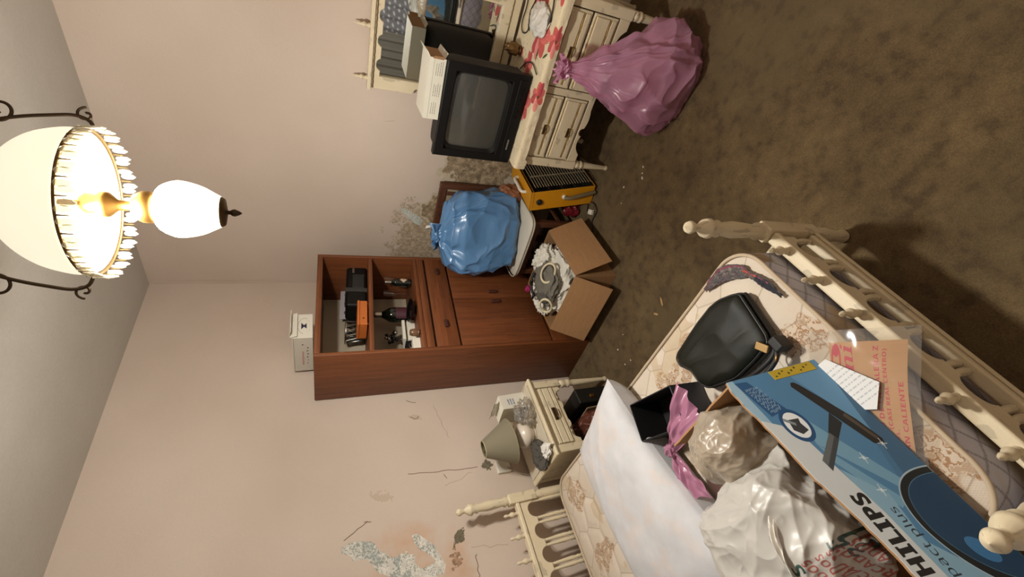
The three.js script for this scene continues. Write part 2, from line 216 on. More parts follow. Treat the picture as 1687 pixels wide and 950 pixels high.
// ------------------------------------------------------------------ pendant lamp
{
  const g = thing('pendant_lamp', 'brass pendant lamp with opal glass dome, crystal drop ring and lit glass globe below', 'lamp', [LAMP.x, 0, LAMP.z]);
  const R = LAMP.rim, opal = phy({ color: 0xf4efdc, roughness: 0.3, emissive: 0xfff6dc, emissiveIntensity: 0.8 });
  const dome = [[0.17, R], [0.175, R + 0.012], [0.172, R + 0.04], [0.156, R + 0.085], [0.125, R + 0.125], [0.08, R + 0.157], [0.035, R + 0.172]];
  const sm = new THREE.SplineCurve(dome.map((p) => V2(...p))).getPoints(36).map((p) => [p.x, p.y]); part(g, 'dome_shade', lathe([...sm, ...sm.slice().reverse().map(([r, y]) => [r - 0.004, y - 0.002])], 80), opal);
  const ringB = lathe([[0.175, R + 0.003], [0.18, R], [0.18, R - 0.004], [0.176, R - 0.006], [0.174, R - 0.002], [0.175, R + 0.003]], 64);
  const ring = part(g, 'gallery_ring', ringB, M.brassDark);
  const petal = extrude(poly([[0, 0.014], [0.006, 0.01], [0.0085, 0], [0.007, -0.012], [0, -0.02], [-0.007, -0.012], [-0.0085, 0], [-0.006, 0.01]]), 0.005, 0.0018), hook = extrude(poly([[0, 0.012], [0.002, 0.006], [0.0014, -0.012], [0, -0.018], [-0.0014, -0.012], [-0.002, 0.006]]), 0.003, 0.0008);
  const crystal = phy({ color: 0xc4c0b4, roughness: 0.12, transmission: 0.75, thickness: 0, ior: 1.5 });
  for (let k = 0; k < 84; k++) { const a = k / 84 * 2 * PI; part(ring, k % 3 ? 'crystal_drop' : 'gallery_hook', k % 3 ? petal : hook, k % 3 ? crystal : M.brassDark, [Math.cos(a) * 0.179, R - 0.012 - (k % 3 ? 0.003 + 0.005 * (k % 2) : 0), Math.sin(a) * 0.179], [0, PI / 2 - a, 0]); }
  part(g, 'lamp_burner', lathe([[0.0001, R + 0.02], [0.02, R + 0.02], [0.028, R + 0.008], [0.026, R - 0.012], [0.034, R - 0.02], [0.03, R - 0.034], [0.014, R - 0.05], [0.011, R - 0.075], [0.018, R - 0.085]], 40), M.brass);
  part(g, 'stem', lathe([[0.007, R + 0.015], [0.007, ROOM.h - 0.02]], 12), M.brassDark);
  part(g, 'dome_cap', lathe([[0.0075, R + 0.21], [0.022, R + 0.2], [0.042, R + 0.178], [0.044, R + 0.166], [0.03, R + 0.165]], 32), M.brassDark);
  part(g, 'ceiling_canopy', lathe([[0.0001, ROOM.h - 0.045], [0.02, ROOM.h - 0.044], [0.045, ROOM.h - 0.025], [0.06, ROOM.h - 0.003], [0.06, ROOM.h]], 32), M.brassDark);
  part(g, 'collar', lathe([[0.012, R - 0.075], [0.03, R - 0.082], [0.04, R - 0.1], [0.04, R - 0.118], [0.032, R - 0.13], [0.022, R - 0.132]], 40), M.brass);
  const globe = [[0.03, R - 0.122], [0.056, R - 0.136], [0.072, R - 0.165], [0.073, R - 0.19], [0.064, R - 0.225], [0.05, R - 0.252], [0.041, R - 0.268], [0.0001, R - 0.268]];
  part(g, 'lamp_globe', lathe([...new THREE.SplineCurve(globe.slice(0, -1).map((p) => V2(...p))).getPoints(30).map((p) => [p.x, p.y]), [0.0001, R - 0.268]], 56), phy({ color: 0xffffff, roughness: 0.25, emissive: 0xfff1d6, emissiveIntensity: 2.6 }));
  part(g, 'globe_cap', lathe([[0.042, R - 0.266], [0.036, R - 0.276], [0.012, R - 0.281], [0.0001, R - 0.282]], 32), M.brassDark);
  part(g, 'finial', lathe([[0.006, R - 0.28], [0.005, R - 0.287], [0.009, R - 0.293], [0.01, R - 0.299], [0.005, R - 0.31], [0.0001, R - 0.316]], 20), M.iron);
  for (const s of [0, 1]) { // the yoke's two side rods with scrolls, turned to lie left and right of the view
    const y = new THREE.Group(); const ang = 0.75 + s * PI; const c = Math.cos(ang), n = -Math.sin(ang); const at = (r, h) => [c * r, h, n * r];
    const rod = tube([at(0.18, R - 0.004), at(0.2, R + 0.005), at(0.21, R + 0.03), at(0.203, R + 0.08), at(0.185, R + 0.15), at(0.155, R + 0.215), at(0.1, R + 0.265), at(0.03, R + 0.3), at(0.0, R + 0.31)], 0.0042, 60, 8);
    const arm = part(g, 'scroll_arm', rod, M.iron);
    const sc = []; for (let k = 0; k <= 30; k++) { const t = k / 30 * 4.2 * PI / 2, r = 0.02 - 0.016 * k / 30; sc.push(at(0.215 + r * Math.cos(t) * 0.9, R + 0.012 + r * Math.sin(t))); }
    part(arm, 'scroll', tube(sc, 0.003, 60, 6), M.iron);
    const sc2 = []; for (let k = 0; k <= 30; k++) { const t = PI + k / 30 * 4.2 * PI / 2, r = 0.026 - 0.02 * k / 30; sc2.push(at(0.203 + r * Math.cos(t), R + 0.165 + r * Math.sin(t))); }
    part(arm, 'scroll', tube(sc2, 0.0035, 60, 6), M.iron);
  }
  // the lamp hangs a little out of plumb: turned about its hook in the ceiling
  for (const c of g.children) c.position.y -= ROOM.h; g.position.y = ROOM.h; g.quaternion.setFromAxisAngle(V3(-0.688, 0, -0.725), 0.02);
  const swing = (y) => V3(0, y - ROOM.h, 0).applyQuaternion(g.quaternion).add(g.position);
  const bulb = new THREE.PointLight(WARM, GLOBE_LIGHT, 0, 2); bulb.position.copy(swing(R - 0.19)); bulb.castShadow = true; bulb.shadow.radius = 2; bulb.shadow.bias = -0.002; scene.add(bulb);
  const down = new THREE.SpotLight(WARM, DOME_LIGHT, 0, 1.42, 0.75, 2); down.position.copy(swing(R - 0.012)).add(V3(0.002, 0, 0.06)); down.target.position.set(LAMP.x, 0, LAMP.z + 0.06); down.castShadow = true; down.shadow.radius = 3; scene.add(down, down.target);
}

// ------------------------------------------------------------------ wardrobe: an old unit that has racked to the right
const rackK = curve([[0, 0], [0.3, 0.07], [1.45, 0.072], [1.72, 0.034]]);
const rackAt = (x, y, z) => [x, y - rackK(y) * (1.032 - z), z + 0.03 * (1 - y / 1.73)];
function racked(geo) { const p = geo.attributes.position; for (let i = 0; i < p.count; i++) { const q = rackAt(p.getX(i), p.getY(i), p.getZ(i)); p.setXYZ(i, ...q); } geo.computeVertexNormals(); return toCreasedNormals(geo, 0.5); }
const rackTilt = 0.072; // slope of its shelves
{
  const g = thing('wardrobe', 'reddish brown wooden wardrobe with open shelves, a drawer and doors, standing in the corner', 'wardrobe');
  const x0 = 0.012, x1 = 0.42, z0 = 0.178, z1 = 1.032, B = (name, m, a, b, c, d, e, f, r = 0.003, grain = 'y', parent = g) => part(parent, name, racked(between(a, b, c, d, e, f, r, grain)), m);
  B('side_panel', M.wood, x0, x1, 0, 1.722, z1 - 0.022, z1); B('side_panel', M.wood, x0, x1, 0, 1.722, z0, z0 + 0.022);
  B('top_panel', M.wood, x0, x1 - 0.001, 1.69, 1.7215, z0 + 0.023, z1 - 0.023, 0.003, 'x');
  B('back_panel', M.backBoard, x0, x0 + 0.008, 0.06, 1.689, z0 + 0.023, z1 - 0.023);
  B('shelf', M.wood, x0 + 0.009, x1 - 0.004, 1.411, 1.437, z0 + 0.023, z1 - 0.023, 0.003, 'x');
  B('shelf', M.wood, x0 + 0.009, x1 - 0.003, 1.112, 1.138, z0 + 0.023, z1 - 0.023, 0.003, 'x');
  B('front_rail', M.wood, x1 - 0.02, x1 - 0.001, 1.066, 1.111, z0 + 0.023, z1 - 0.023, 0.004, 'x');
  const dr = B('drawer_front', M.wood, x1 - 0.022, x1 - 0.002, 0.91, 1.053, z0 + 0.025, z1 - 0.025, 0.004, 'x');
  const pull = (p, y, z, w, h) => { const [X, Y, Z] = rackAt(x1 + 0.008, y, z); part(p, 'pull', rbox(0.02, h, w, 0.005), M.woodPull, [X, Y, Z]); };
  pull(dr, 0.98, 0.345, 0.055, 0.022); pull(dr, 0.98, 0.835, 0.055, 0.022);
  const d1 = B('door', M.wood, x1 - 0.022, x1 - 0.002, 0.285, 0.897, z0 + 0.025, 0.5955, 0.003), d2 = B('door', M.wood, x1 - 0.022, x1 - 0.002, 0.285, 0.897, 0.597, z1 - 0.025, 0.003);
  pull(d1, 0.605, 0.55, 0.022, 0.06); pull(d2, 0.605, 0.645, 0.022, 0.06);
  B('inner_rail', M.woodDark, x1 - 0.06, x1 - 0.03, 0.85, 1.1, z0 + 0.024, z1 - 0.024);
  const dr2 = B('drawer_front', M.wood, x1 - 0.03, x1 - 0.012, 0.05, 0.275, z0 + 0.025, z1 - 0.025, 0.004, 'x'); pull(dr2, 0.16, 0.8, 0.05, 0.02);
  B('plinth', M.woodDark, x0 + 0.02, x1 - 0.04, 0, 0.049, z0 + 0.024, z1 - 0.024);
}
// top shelf
const onShelf = (x, y, z) => { const q = rackAt(x, y, z); return [q[0], q[1], q[2]]; };
const S1 = 1.438, S2 = 1.139;
function shelved(name, label, category, x, y, z, turn = 0, group) { const g = thing(name, label, category, onShelf(x, y, z), turn, group); g.rotation.order = 'XYZ'; g.rotation.x = -rackTilt; return g; }
{
  const c = shelved('camera_case', 'long black soft camera case lying on the wardrobe top shelf', 'case', 0.25, S1, 0.365);
  part(c, 'case_body', rbox(0.15, 0.132, 0.4, 0.02, 'y', 4), M.blackPlastic, [0, 0.067, 0]);
  part(c, 'front_pocket', rbox(0.012, 0.075, 0.13, 0.006), std({ color: 0x242321, roughness: 0.75 }), [0.08, 0.058, -0.02]);
  part(c, 'strap', rbox(0.16, 0.138, 0.034, 0.006), std({ color: 0x35332f, roughness: 0.8 }), [0.002, 0.0695, 0.06]);
  part(c, 'badge', rbox(0.004, 0.014, 0.045, 0.001), M.silver, [0.0775, 0.09, -0.13]);
  const ch = part(c, 'zip_pull', rbox(0.006, 0.02, 0.012, 0.002), M.silver, [0.08, 0.03, -0.08]);
  const cards = asTexture(draw(256, 128, (q, w, h) => { q.fillStyle = '#b9b2b4'; q.fillRect(0, 0, w, h); q.fillStyle = '#5a5058'; for (let i = 0; i < 3; i++) { q.beginPath(); q.ellipse(50 + i * 75, 50, 24, 30, 0, 0, 7); q.fill(); } q.fillStyle = '#948b92'; q.fillRect(10, 100, 236, 8); }));
  const k = shelved('picture_card', 'pale lilac printed card standing behind the black camera case', 'card', 0.105, S1, 0.33); part(k, 'card_sheet', new THREE.BoxGeometry(0.003, 0.165, 0.3), std({ map: cards, roughness: 0.6 }), [0, 0.0845, 0], [0, 0, 0.06]);
  const w = shelved('wooden_box', 'small orange wooden box on the wardrobe top shelf', 'box', 0.32, S1, 0.685);
  const orange = std({ color: 0xb9652c, roughness: 0.45, bumpMap: fine, bumpScale: 0.0003 });
  part(w, 'box_body', rbox(0.13, 0.043, 0.2, 0.003, 'x'), orange, [0, 0.0285, 0]); part(w, 'box_lid', rbox(0.134, 0.014, 0.204, 0.003, 'x'), orange, [0, 0.058, 0]);
  for (const [a, b] of [[-1, -1], [-1, 1], [1, -1], [1, 1]]) part(w, 'foot', lathe([[0.0001, 0], [0.006, 0.001], [0.006, 0.006], [0.0001, 0.007]], 12), M.brass, [a * 0.052, 0, b * 0.085]);
  part(w, 'keyhole', lathe([[0.0001, 0], [0.005, 0.0005], [0.005, 0.002], [0.0001, 0.003]], 12).rotateZ(-PI / 2), M.iron, [0.065, 0.03, 0.05]);
  const b = shelved('woven_bowl', 'small silver woven bowl behind the orange wooden box', 'bowl', 0.15, S1, 0.635); b.scale.set(1, 1.25, 1);
  const rib = []; for (let k2 = 0; k2 < 26; k2++) { const t = k2 / 26 * 2 * PI; part(b, 'woven_strand', tube([[0.035 * Math.cos(t), 0.004, 0.035 * Math.sin(t)], [0.062 * Math.cos(t + 0.15), 0.03, 0.062 * Math.sin(t + 0.15)], [0.07 * Math.cos(t + 0.3), 0.075, 0.07 * Math.sin(t + 0.3)], [0.078 * Math.cos(t + 0.4), 0.1, 0.078 * Math.sin(t + 0.4)]], 0.0045, 10, 5), k2 % 2 ? M.silver : M.blackPlastic); }
  part(b, 'rim', new THREE.TorusGeometry(0.078, 0.005, 8, 40).rotateX(PI / 2), M.silver, [0, 0.1, 0]); part(b, 'base', lathe([[0.0001, 0], [0.04, 0.001], [0.04, 0.006], [0.0001, 0.007]], 24), M.silver);
}
// lower shelf
{
  const flute = [[0.028, 0], [0.028, 0.003], [0.005, 0.009], [0.0035, 0.02], [0.0035, 0.07], [0.012, 0.09], [0.021, 0.12], [0.023, 0.15], [0.02, 0.178], [0.019, 0.178], [0.0215, 0.15], [0.0195, 0.12], [0.01, 0.092], [0.0001, 0.084]];
  [['clear stemmed glass standing beside the right side panel', 0.25, 0.238], ['clear stemmed glass standing just behind the small black bottle', 0.17, 0.3]].forEach(([l, x, z]) => { const q = shelved('stemmed_glass', l, 'glass', x, S2, z, 0, 'glasses on the lower wardrobe shelf'); part(q, 'bowl_and_stem', lathe(flute, 28), M.glass); });
  const sb = shelved('small_bottle', 'small black bottle with a diamond shaped cream label', 'bottle', 0.29, S2, 0.315);
  part(sb, 'bottle_glass', lathe([[0.0001, 0], [0.027, 0.001], [0.029, 0.006], [0.029, 0.1], [0.024, 0.118], [0.011, 0.14], [0.01, 0.165], [0.0001, 0.166]], 32), M.darkGlass);
  part(sb, 'foil_neck', lathe([[0.0125, 0.135], [0.0118, 0.17], [0.013, 0.172], [0.013, 0.182], [0.0001, 0.183]], 24), M.silver);
  const lab = asTexture(draw(128, 128, (q) => { q.fillStyle = '#0d0d0c'; q.fillRect(0, 0, 128, 128); q.fillStyle = '#cdb79a'; q.beginPath(); q.moveTo(64, 4); q.lineTo(124, 64); q.lineTo(64, 124); q.lineTo(4, 64); q.fill(); q.fillStyle = '#8b3a2a'; q.font = 'bold 36px serif'; q.textAlign = 'center'; q.fillText('A', 64, 76); q.strokeStyle = '#6d5034'; q.lineWidth = 3; q.beginPath(); q.moveTo(64, 18); q.lineTo(110, 64); q.lineTo(64, 110); q.lineTo(18, 64); q.closePath(); q.stroke(); }));
  part(sb, 'label', new THREE.CylinderGeometry(0.0295, 0.0295, 0.058, 24, 1, true, PI / 2 - 0.85, 1.7), std({ map: lab, roughness: 0.5 }), [0, 0.056, 0]);
  const bb = shelved('large_bottle', 'large dark bottle with silver neck and maroon label lying back on the shelf', 'bottle', 0.19, S2, 0.535); bb.scale.set(1.15, 1.05, 1.15);
  part(bb, 'bottle_glass', lathe([[0.0001, 0], [0.043, 0.001], [0.046, 0.008], [0.046, 0.12], [0.042, 0.145], [0.022, 0.18], [0.0165, 0.2], [0.0155, 0.235], [0.0001, 0.236]], 36), M.darkGlass);
  part(bb, 'foil_neck', lathe([[0.019, 0.192], [0.0175, 0.225], [0.0175, 0.25], [0.0001, 0.252]], 28), M.silver);
  part(bb, 'label', new THREE.CylinderGeometry(0.0468, 0.0468, 0.075, 32, 1, true, PI / 2 - 1.2, 2.4), std({ color: 0x4a1f2c, roughness: 0.6 }), [0, 0.068, 0]);
  const bw = shelved('black_dish', 'shallow black glossy dish stacked upright at the shelf front', 'dish', 0.352, S2, 0.645);
  part(bw, 'dish', lathe([[0.0001, 0.012], [0.035, 0], [0.06, 0.006], [0.078, 0.024], [0.075, 0.026], [0.058, 0.011], [0.0001, 0.016]], 40).rotateZ(-0.12), M.blackGloss, [0, 0.02, 0]);
  part(bw, 'dish_foot', lathe([[0.0001, 0], [0.036, 0], [0.03, 0.012], [0.0001, 0.013]], 28).rotateZ(0), M.blackGloss, [0, 0, 0]);
  const wb = shelved('white_open_box', 'small white box with its lid raised on the lower shelf', 'box', 0.2, S2, 0.73);
  part(wb, 'box_body', rbox(0.12, 0.05, 0.17, 0.003), M.whiteCard, [0, 0.0255, 0]); part(wb, 'box_lid', rbox(0.12, 0.02, 0.17, 0.003), M.whiteCard, [-0.005, 0.066, -0.006], [0, 0.05, 0.12]);
  const bc = shelved('black_camera', 'black compact camera with a silver ring beside the white box', 'camera', 0.265, S2, 0.905);
  part(bc, 'camera_body', rbox(0.06, 0.075, 0.11, 0.008), M.blackPlastic, [0, 0.038, 0]); part(bc, 'lens', lathe([[0.0001, 0.02], [0.018, 0.02], [0.022, 0.012], [0.024, 0]], 28).rotateZ(-PI / 2), M.blackGloss, [0.03, 0.034, -0.012]); part(bc, 'lens_ring', new THREE.TorusGeometry(0.0235, 0.002, 8, 32).rotateY(PI / 2), M.silver, [0.034, 0.034, -0.012]);
  const wc = shelved('white_card_box', 'tiny white box at the left end of the lower shelf', 'box', 0.345, S2, 0.935); part(wc, 'box_body', rbox(0.05, 0.035, 0.085, 0.002), M.whiteCard, [0, 0.018, 0]); part(wc, 'box_lid', rbox(0.052, 0.012, 0.087, 0.002), M.whiteCard, [0, 0.041, 0]);
  const br = shelved('small_jar', 'small brown barrel shaped jar with metal bands', 'jar', 0.385, S2, 0.865);
  part(br, 'barrel', lathe([[0.0001, 0], [0.017, 0.001], [0.022, 0.018], [0.024, 0.032], [0.022, 0.046], [0.017, 0.062], [0.0001, 0.063]], 24), std({ color: 0x6a4b34, roughness: 0.35 })); for (const y of [0.012, 0.051]) part(br, 'band', new THREE.TorusGeometry(0.0205, 0.0018, 8, 28).rotateX(PI / 2), M.silver, [0, y, 0]);
  const vs = shelved('grey_vase', 'smoky grey tapered glass vase behind the white boxes', 'vase', 0.12, S2, 0.86); part(vs, 'vase_body', lathe([[0.0001, 0], [0.04, 0.001], [0.044, 0.02], [0.034, 0.09], [0.026, 0.14], [0.03, 0.16], [0.027, 0.16], [0.022, 0.14], [0.03, 0.09], [0.0001, 0.012]], 32), phy({ color: 0x6d665a, roughness: 0.12, clearcoat: 0.5 }));
  const fr = shelved('beaded_ornament', 'dark beaded ornament standing between large bottle and vase', 'ornament', 0.13, S2, 0.69);
  part(fr, 'stand', lathe([[0.0001, 0], [0.025, 0.001], [0.02, 0.01], [0.004, 0.02], [0.004, 0.11], [0.0001, 0.112]], 20), M.blackGloss); const r = rng(44); for (let k = 0; k < 16; k++) part(fr, 'bead', new THREE.SphereGeometry(0.012, 14, 10), k % 4 ? M.blackGloss : M.silver, [(r() - 0.5) * 0.05, 0.1 + r() * 0.07, (r() - 0.5) * 0.08]);
}
// white carton on the wardrobe
{
  const g = thing('white_carton', 'white printed carton with its lid flap open on top of the wardrobe', 'box', [0, 0, 0]);
  const prA = asTexture(draw(256, 192, (q, w, h) => { q.fillStyle = '#d9d5c6'; q.fillRect(0, 0, w, h); q.strokeStyle = '#4a4a44'; q.lineWidth = 4; for (let i = 0; i < 14; i++) { const t = PI * (0.1 + i / 13 * 1.0) + PI; q.beginPath(); q.moveTo(128 + 78 * Math.cos(t), 110 + 62 * Math.sin(t)); q.lineTo(128 + 88 * Math.cos(t), 110 + 72 * Math.sin(t)); q.stroke(); } q.fillStyle = '#2a2440'; q.beginPath(); q.moveTo(92, 76); q.lineTo(164, 76); q.lineTo(136, 104); q.lineTo(158, 132); q.lineTo(98, 132); q.lineTo(120, 104); q.fill(); q.strokeStyle = '#b6b2a5'; q.lineWidth = 2; q.strokeRect(70, 130, 116, 30); }));
  const prB = asTexture(draw(384, 192, (q, w, h) => { q.fillStyle = '#cfcbbd'; q.fillRect(0, 0, w, h); q.fillStyle = '#b23a48'; q.font = 'italic bold 30px serif'; q.fillText('mariposas', 70, 98); q.fillStyle = '#26222e'; for (let i = 0; i < 7; i++) { const x = 300 - i * 36, y = i === 0 ? 82 : 128 + (i % 2) * 6; q.globalAlpha = i > 4 ? 0.45 : 1; q.beginPath(); q.moveTo(x, y); q.lineTo(x + 16, y); q.lineTo(x + 8, y + 20); q.fill(); } q.globalAlpha = 1; }));
  const face = (map) => std({ map, roughness: 0.55 });
  const body = new THREE.BoxGeometry(0.3, 0.1, 0.185); part(g, 'carton_body', body, [face(prA), M.whiteCard, M.whiteCard, M.whiteCard, face(prB), M.whiteCard], [0.18, 1.776, 0.73]);
  part(g, 'lid', rbox(0.302, 0.006, 0.187, 0.002), M.whiteCard, [0.18, 1.83, 0.73]);
  part(g, 'lid_flap', rbox(0.004, 0.04, 0.18, 0.0015), M.whiteCard, [0.338, 1.825, 0.728], [0, 0, 0.3]);
  part(g, 'tuck_flap', rbox(0.05, 0.004, 0.17, 0.0015), M.whiteCard, [0.352, 1.843, 0.726], [0, 0, -0.2]);
  rebase(g, 0.18, 1.725, 0.73);
}

// ------------------------------------------------------------------ turned and scalloped cream furniture: dresser and mirror
const scallopRow = (x0, x1, yTop, yBot, n, r) => { // a board whose lower edge has n round notches
  const s = new THREE.Shape(); s.moveTo(x0, yTop); s.lineTo(x0, yBot); const w = (x1 - x0) / n; for (let k = 0; k < n; k++) { const c = x0 + (k + 0.5) * w; s.lineTo(c - r, yBot); s.absarc(c, yBot, r, PI, 0, true); } s.lineTo(x1, yBot); s.lineTo(x1, yTop); s.closePath(); return s; };
const apronShape = (x0, x1, yTop, yBot, seed = 0) => { // furniture apron: cusps and a raised middle
  const s = new THREE.Shape(), w = x1 - x0, P = (t, y) => [x0 + t * w, yBot + y]; s.moveTo(x0, yTop); s.lineTo(...P(0, -0.02)); s.lineTo(...P(0.06, -0.02)); s.quadraticCurveTo(...P(0.12, 0.035), ...P(0.2, 0.01)); s.absarc(...P(0.235, 0.008), w * 0.03, PI, 0, true); s.quadraticCurveTo(...P(0.33, -0.012), ...P(0.4, 0.006)); s.lineTo(...P(0.6, 0.006)); s.quadraticCurveTo(...P(0.67, -0.012), ...P(0.735, 0.008)); s.absarc(...P(0.765, 0.008), w * 0.03, PI, 0, true); s.quadraticCurveTo(...P(0.88, 0.035), ...P(0.94, -0.02)); s.lineTo(...P(1, -0.02)); s.lineTo(x1, yTop); s.closePath(); return s; };
const turnedLeg = (h) => lathe([[0.0001, 0], [0.013, 0.001], [0.017, 0.012], [0.013, 0.024], [0.012, 0.03], [0.02, h * 0.72], [0.016, h * 0.76], [0.025, h * 0.8], [0.025, h * 0.84], [0.018, h * 0.87], [0.024, h * 0.9], [0.024, h * 0.94], [0.02, h], [0.0001, h]], 24);
{
  const x0 = 1.36, x1 = 2.225, z0 = 0.05, z1 = 0.472, Y0 = 0.25, Y1 = 0.63;
  const g = thing('dresser', 'antique cream double dresser with gilded drawers, turned legs and scalloped apron', 'dresser');
  part(g, 'dresser_top', between(x0 - 0.015, x1 + 0.015, 0.632, 0.652, z0 - 0.02, z1 + 0.018, 0.008, 'x'), M.cream);
  part(g, 'case_side', between(x0, x0 + 0.02, 0.29, 0.631, z0, z1 - 0.03, 0.003), M.cream); part(g, 'case_side', between(x1 - 0.02, x1, 0.29, 0.631, z0, z1 - 0.03, 0.003), M.cream);
  part(g, 'case_back', between(x0 + 0.021, x1 - 0.021, 0.29, 0.631, z0, z0 + 0.01, 0.002), M.cream); part(g, 'case_floor', between(x0 + 0.021, x1 - 0.021, 0.29, 0.305, z0 + 0.011, z1 - 0.03, 0.002), M.cream);
  for (const [x, z] of [[x0 + 0.025, z1 - 0.025], [x1 - 0.025, z1 - 0.025], [x0 + 0.025, z0 + 0.025], [x1 - 0.025, z0 + 0.025]]) { const l = part(g, 'leg', turnedLeg(0.25), M.cream, [x, 0, z]); part(l, 'leg_block', rbox(0.05, 0.38, 0.05, 0.006), M.cream, [0, 0.441, 0]); }
  const mid = (x0 + x1) / 2 - 0.005; part(g, 'centre_stile', between(mid - 0.018, mid + 0.018, 0.3, 0.631, z1 - 0.03, z1 - 0.004, 0.003), M.cream);
  part(g, 'front_rail', between(x0 + 0.052, x1 - 0.052, 0.61, 0.631, z1 - 0.03, z1 - 0.006, 0.002, 'x'), M.cream);
  const ap = extrude(apronShape(x0 + 0.05, x1 - 0.05, 0.315, 0.275), 0.018, 0.003); part(g, 'apron', metreUV(ap, 'x'), M.cream, [0, 0, z1 - 0.026]);
  const gold = std({ color: 0x9c7a3e, roughness: 0.4, metalness: 0.5 });
  for (const [a, b] of [[x0 + 0.055, mid - 0.022], [mid + 0.022, x1 - 0.055]]) for (const [c, d] of [[0.475, 0.605], [0.325, 0.462]]) {
    const f = part(g, 'drawer_front', between(a, b, c, d, z1 - 0.025, z1 - 0.004, 0.004, 'x'), M.cream); const zf = z1 - 0.004;
    part(f, 'raised_panel', between(a + 0.012, b - 0.012, c + 0.05, d - 0.012, zf - 0.003, zf + 0.008, 0.004, 'x'), M.cream);
    part(f, 'lower_moulding', between(a + 0.012, b - 0.012, c + 0.01, c + 0.036, zf - 0.003, zf + 0.005, 0.003, 'x'), M.cream);
    part(f, 'gilded_bead', tube([...Array(15)].map((_, k) => [mix(a + 0.014, b - 0.014, k / 14), c + 0.043 + 0.002 * Math.sin(k * 2.1), zf + 0.003]), 0.0032, 60, 6), gold);
    part(f, 'gilded_bead', tube([[a + 0.014, d - 0.007, zf + 0.001], [b - 0.014, d - 0.007, zf + 0.001]], 0.002, 4, 6), gold);
    const m = (a + b) / 2 - 0.01, y = c + 0.06; const h = part(f, 'drawer_pull', tube([[m - 0.022, y, zf + 0.006], [m - 0.021, y - 0.002, zf + 0.017], [m, y - 0.005, zf + 0.02], [m + 0.021, y - 0.002, zf + 0.017], [m + 0.022, y, zf + 0.006]], 0.003, 24, 8), M.brassDark); part(h, 'pull_plate', between(m - 0.028, m + 0.028, y - 0.008, y + 0.01, zf + 0.006, zf + 0.009, 0.002), M.brassDark);
  }
  rebase(g, (x0 + x1) / 2, 0, (z0 + z1) / 2);
}
// floral cloth on the dresser
const floralTex = asTexture(draw(1536, 1024, (g, w, h) => {
  g.fillStyle = '#d6c7a8'; g.fillRect(0, 0, w, h); const r = rng(71);
  for (let k = 0; k < 900; k++) { g.fillStyle = `rgba(${150 + r() * 40},${130 + r() * 40},${95 + r() * 30},0.22)`; g.beginPath(); g.ellipse(r() * w, r() * h, 4 + r() * 16, 2 + r() * 6, r() * 3, 0, 7); g.fill(); }
  const flower = (x, y, s0) => { const s = s0 * 1.45; for (let p = 0; p < 7; p++) { const a = p / 7 * 6.28 + r(); g.fillStyle = ['#bf5750', '#cf6a63', '#b04a4d', '#d98880'][p % 4]; g.beginPath(); g.ellipse(x + Math.cos(a) * s * 0.5, y + Math.sin(a) * s * 0.5, s * 0.62, s * 0.36, a, 0, 7); g.fill(); g.strokeStyle = 'rgba(140,40,50,.5)'; g.lineWidth = 2; for (let q = -1; q < 2; q++) { g.beginPath(); g.moveTo(x, y); g.lineTo(x + Math.cos(a + q * 0.2) * s, y + Math.sin(a + q * 0.2) * s); g.stroke(); } } g.fillStyle = '#5a4a24'; g.beginPath(); g.arc(x, y, s * 0.14, 0, 7); g.fill(); };
  const leaf = (x, y, s, a) => { g.fillStyle = '#37502e'; g.beginPath(); g.moveTo(x - Math.cos(a) * s, y - Math.sin(a) * s); g.quadraticCurveTo(x - Math.sin(a) * s * 0.5, y + Math.cos(a) * s * 0.5, x + Math.cos(a) * s, y + Math.sin(a) * s); g.quadraticCurveTo(x + Math.sin(a) * s * 0.5, y - Math.cos(a) * s * 0.5, x - Math.cos(a) * s, y - Math.sin(a) * s); g.fill(); };
  for (const [x, y, s] of [[1130, 440, 120], [1240, 560, 90], [1330, 640, 100], [1480, 690, 95], [860, 560, 70], [560, 380, 90], [240, 500, 100], [1500, 250, 70], [900, 800, 34], [700, 150, 80], [1150, 130, 80]]) flower(x, y, s);
  for (const [x, y, s, a] of [[1110, 770, 52, 1.2], [1370, 780, 40, 0.4], [640, 690, 60, 2.2], [700, 800, 26, 1], [980, 420, 60, 0.3], [380, 640, 60, 1.9], [1020, 240, 50, 2.2], [1290, 330, 40, 0.4], [90, 640, 50, 1]]) leaf(x, y, s, a);
  g.strokeStyle = '#8c8458'; g.lineWidth = 4; for (let k = 0; k < 14; k++) { const x = r() * w, y = r() * h; g.beginPath(); g.moveTo(x, y); g.quadraticCurveTo(x + 60, y - 50 * r(), x + 90 * r(), y + 90); g.stroke(); }
}));
{
  const f = (u, v) => { const x = 1.345 + u * 0.895; let s = v * 0.55; const wv = 0.006 * n3(u * 14, v * 5, 3) + 0.004 * n3(u * 30, v * 8, 9); let y, z; const top = 0.656; if (s < 0.438) { z = 0.055 + s; y = top + Math.max(-0.0015, wv * 0.7) + 0.002; } else { const t = (s - 0.438) / 0.112; const ang = Math.min(1, t / 0.35) * PI / 2; z = 0.493 + Math.sin(ang) * 0.016 + wv * 1.2 * t; y = top + 0.002 - (1 - Math.cos(ang)) * 0.014 - Math.max(0, t - 0.3) * (0.045 + 0.012 * n3(u * 5, 1, 2) + (u < 0.06 ? 0.02 : 0)); } return [x, y, z]; };
  solo('dresser_cloth', 'cream cloth printed with red flowers, draped over the dresser top', 'cloth', slabSheet(120, 50, f, 0.0022), std({ map: floralTex, roughness: 0.9, bumpMap: weave, bumpScale: 0.0005 }));
}
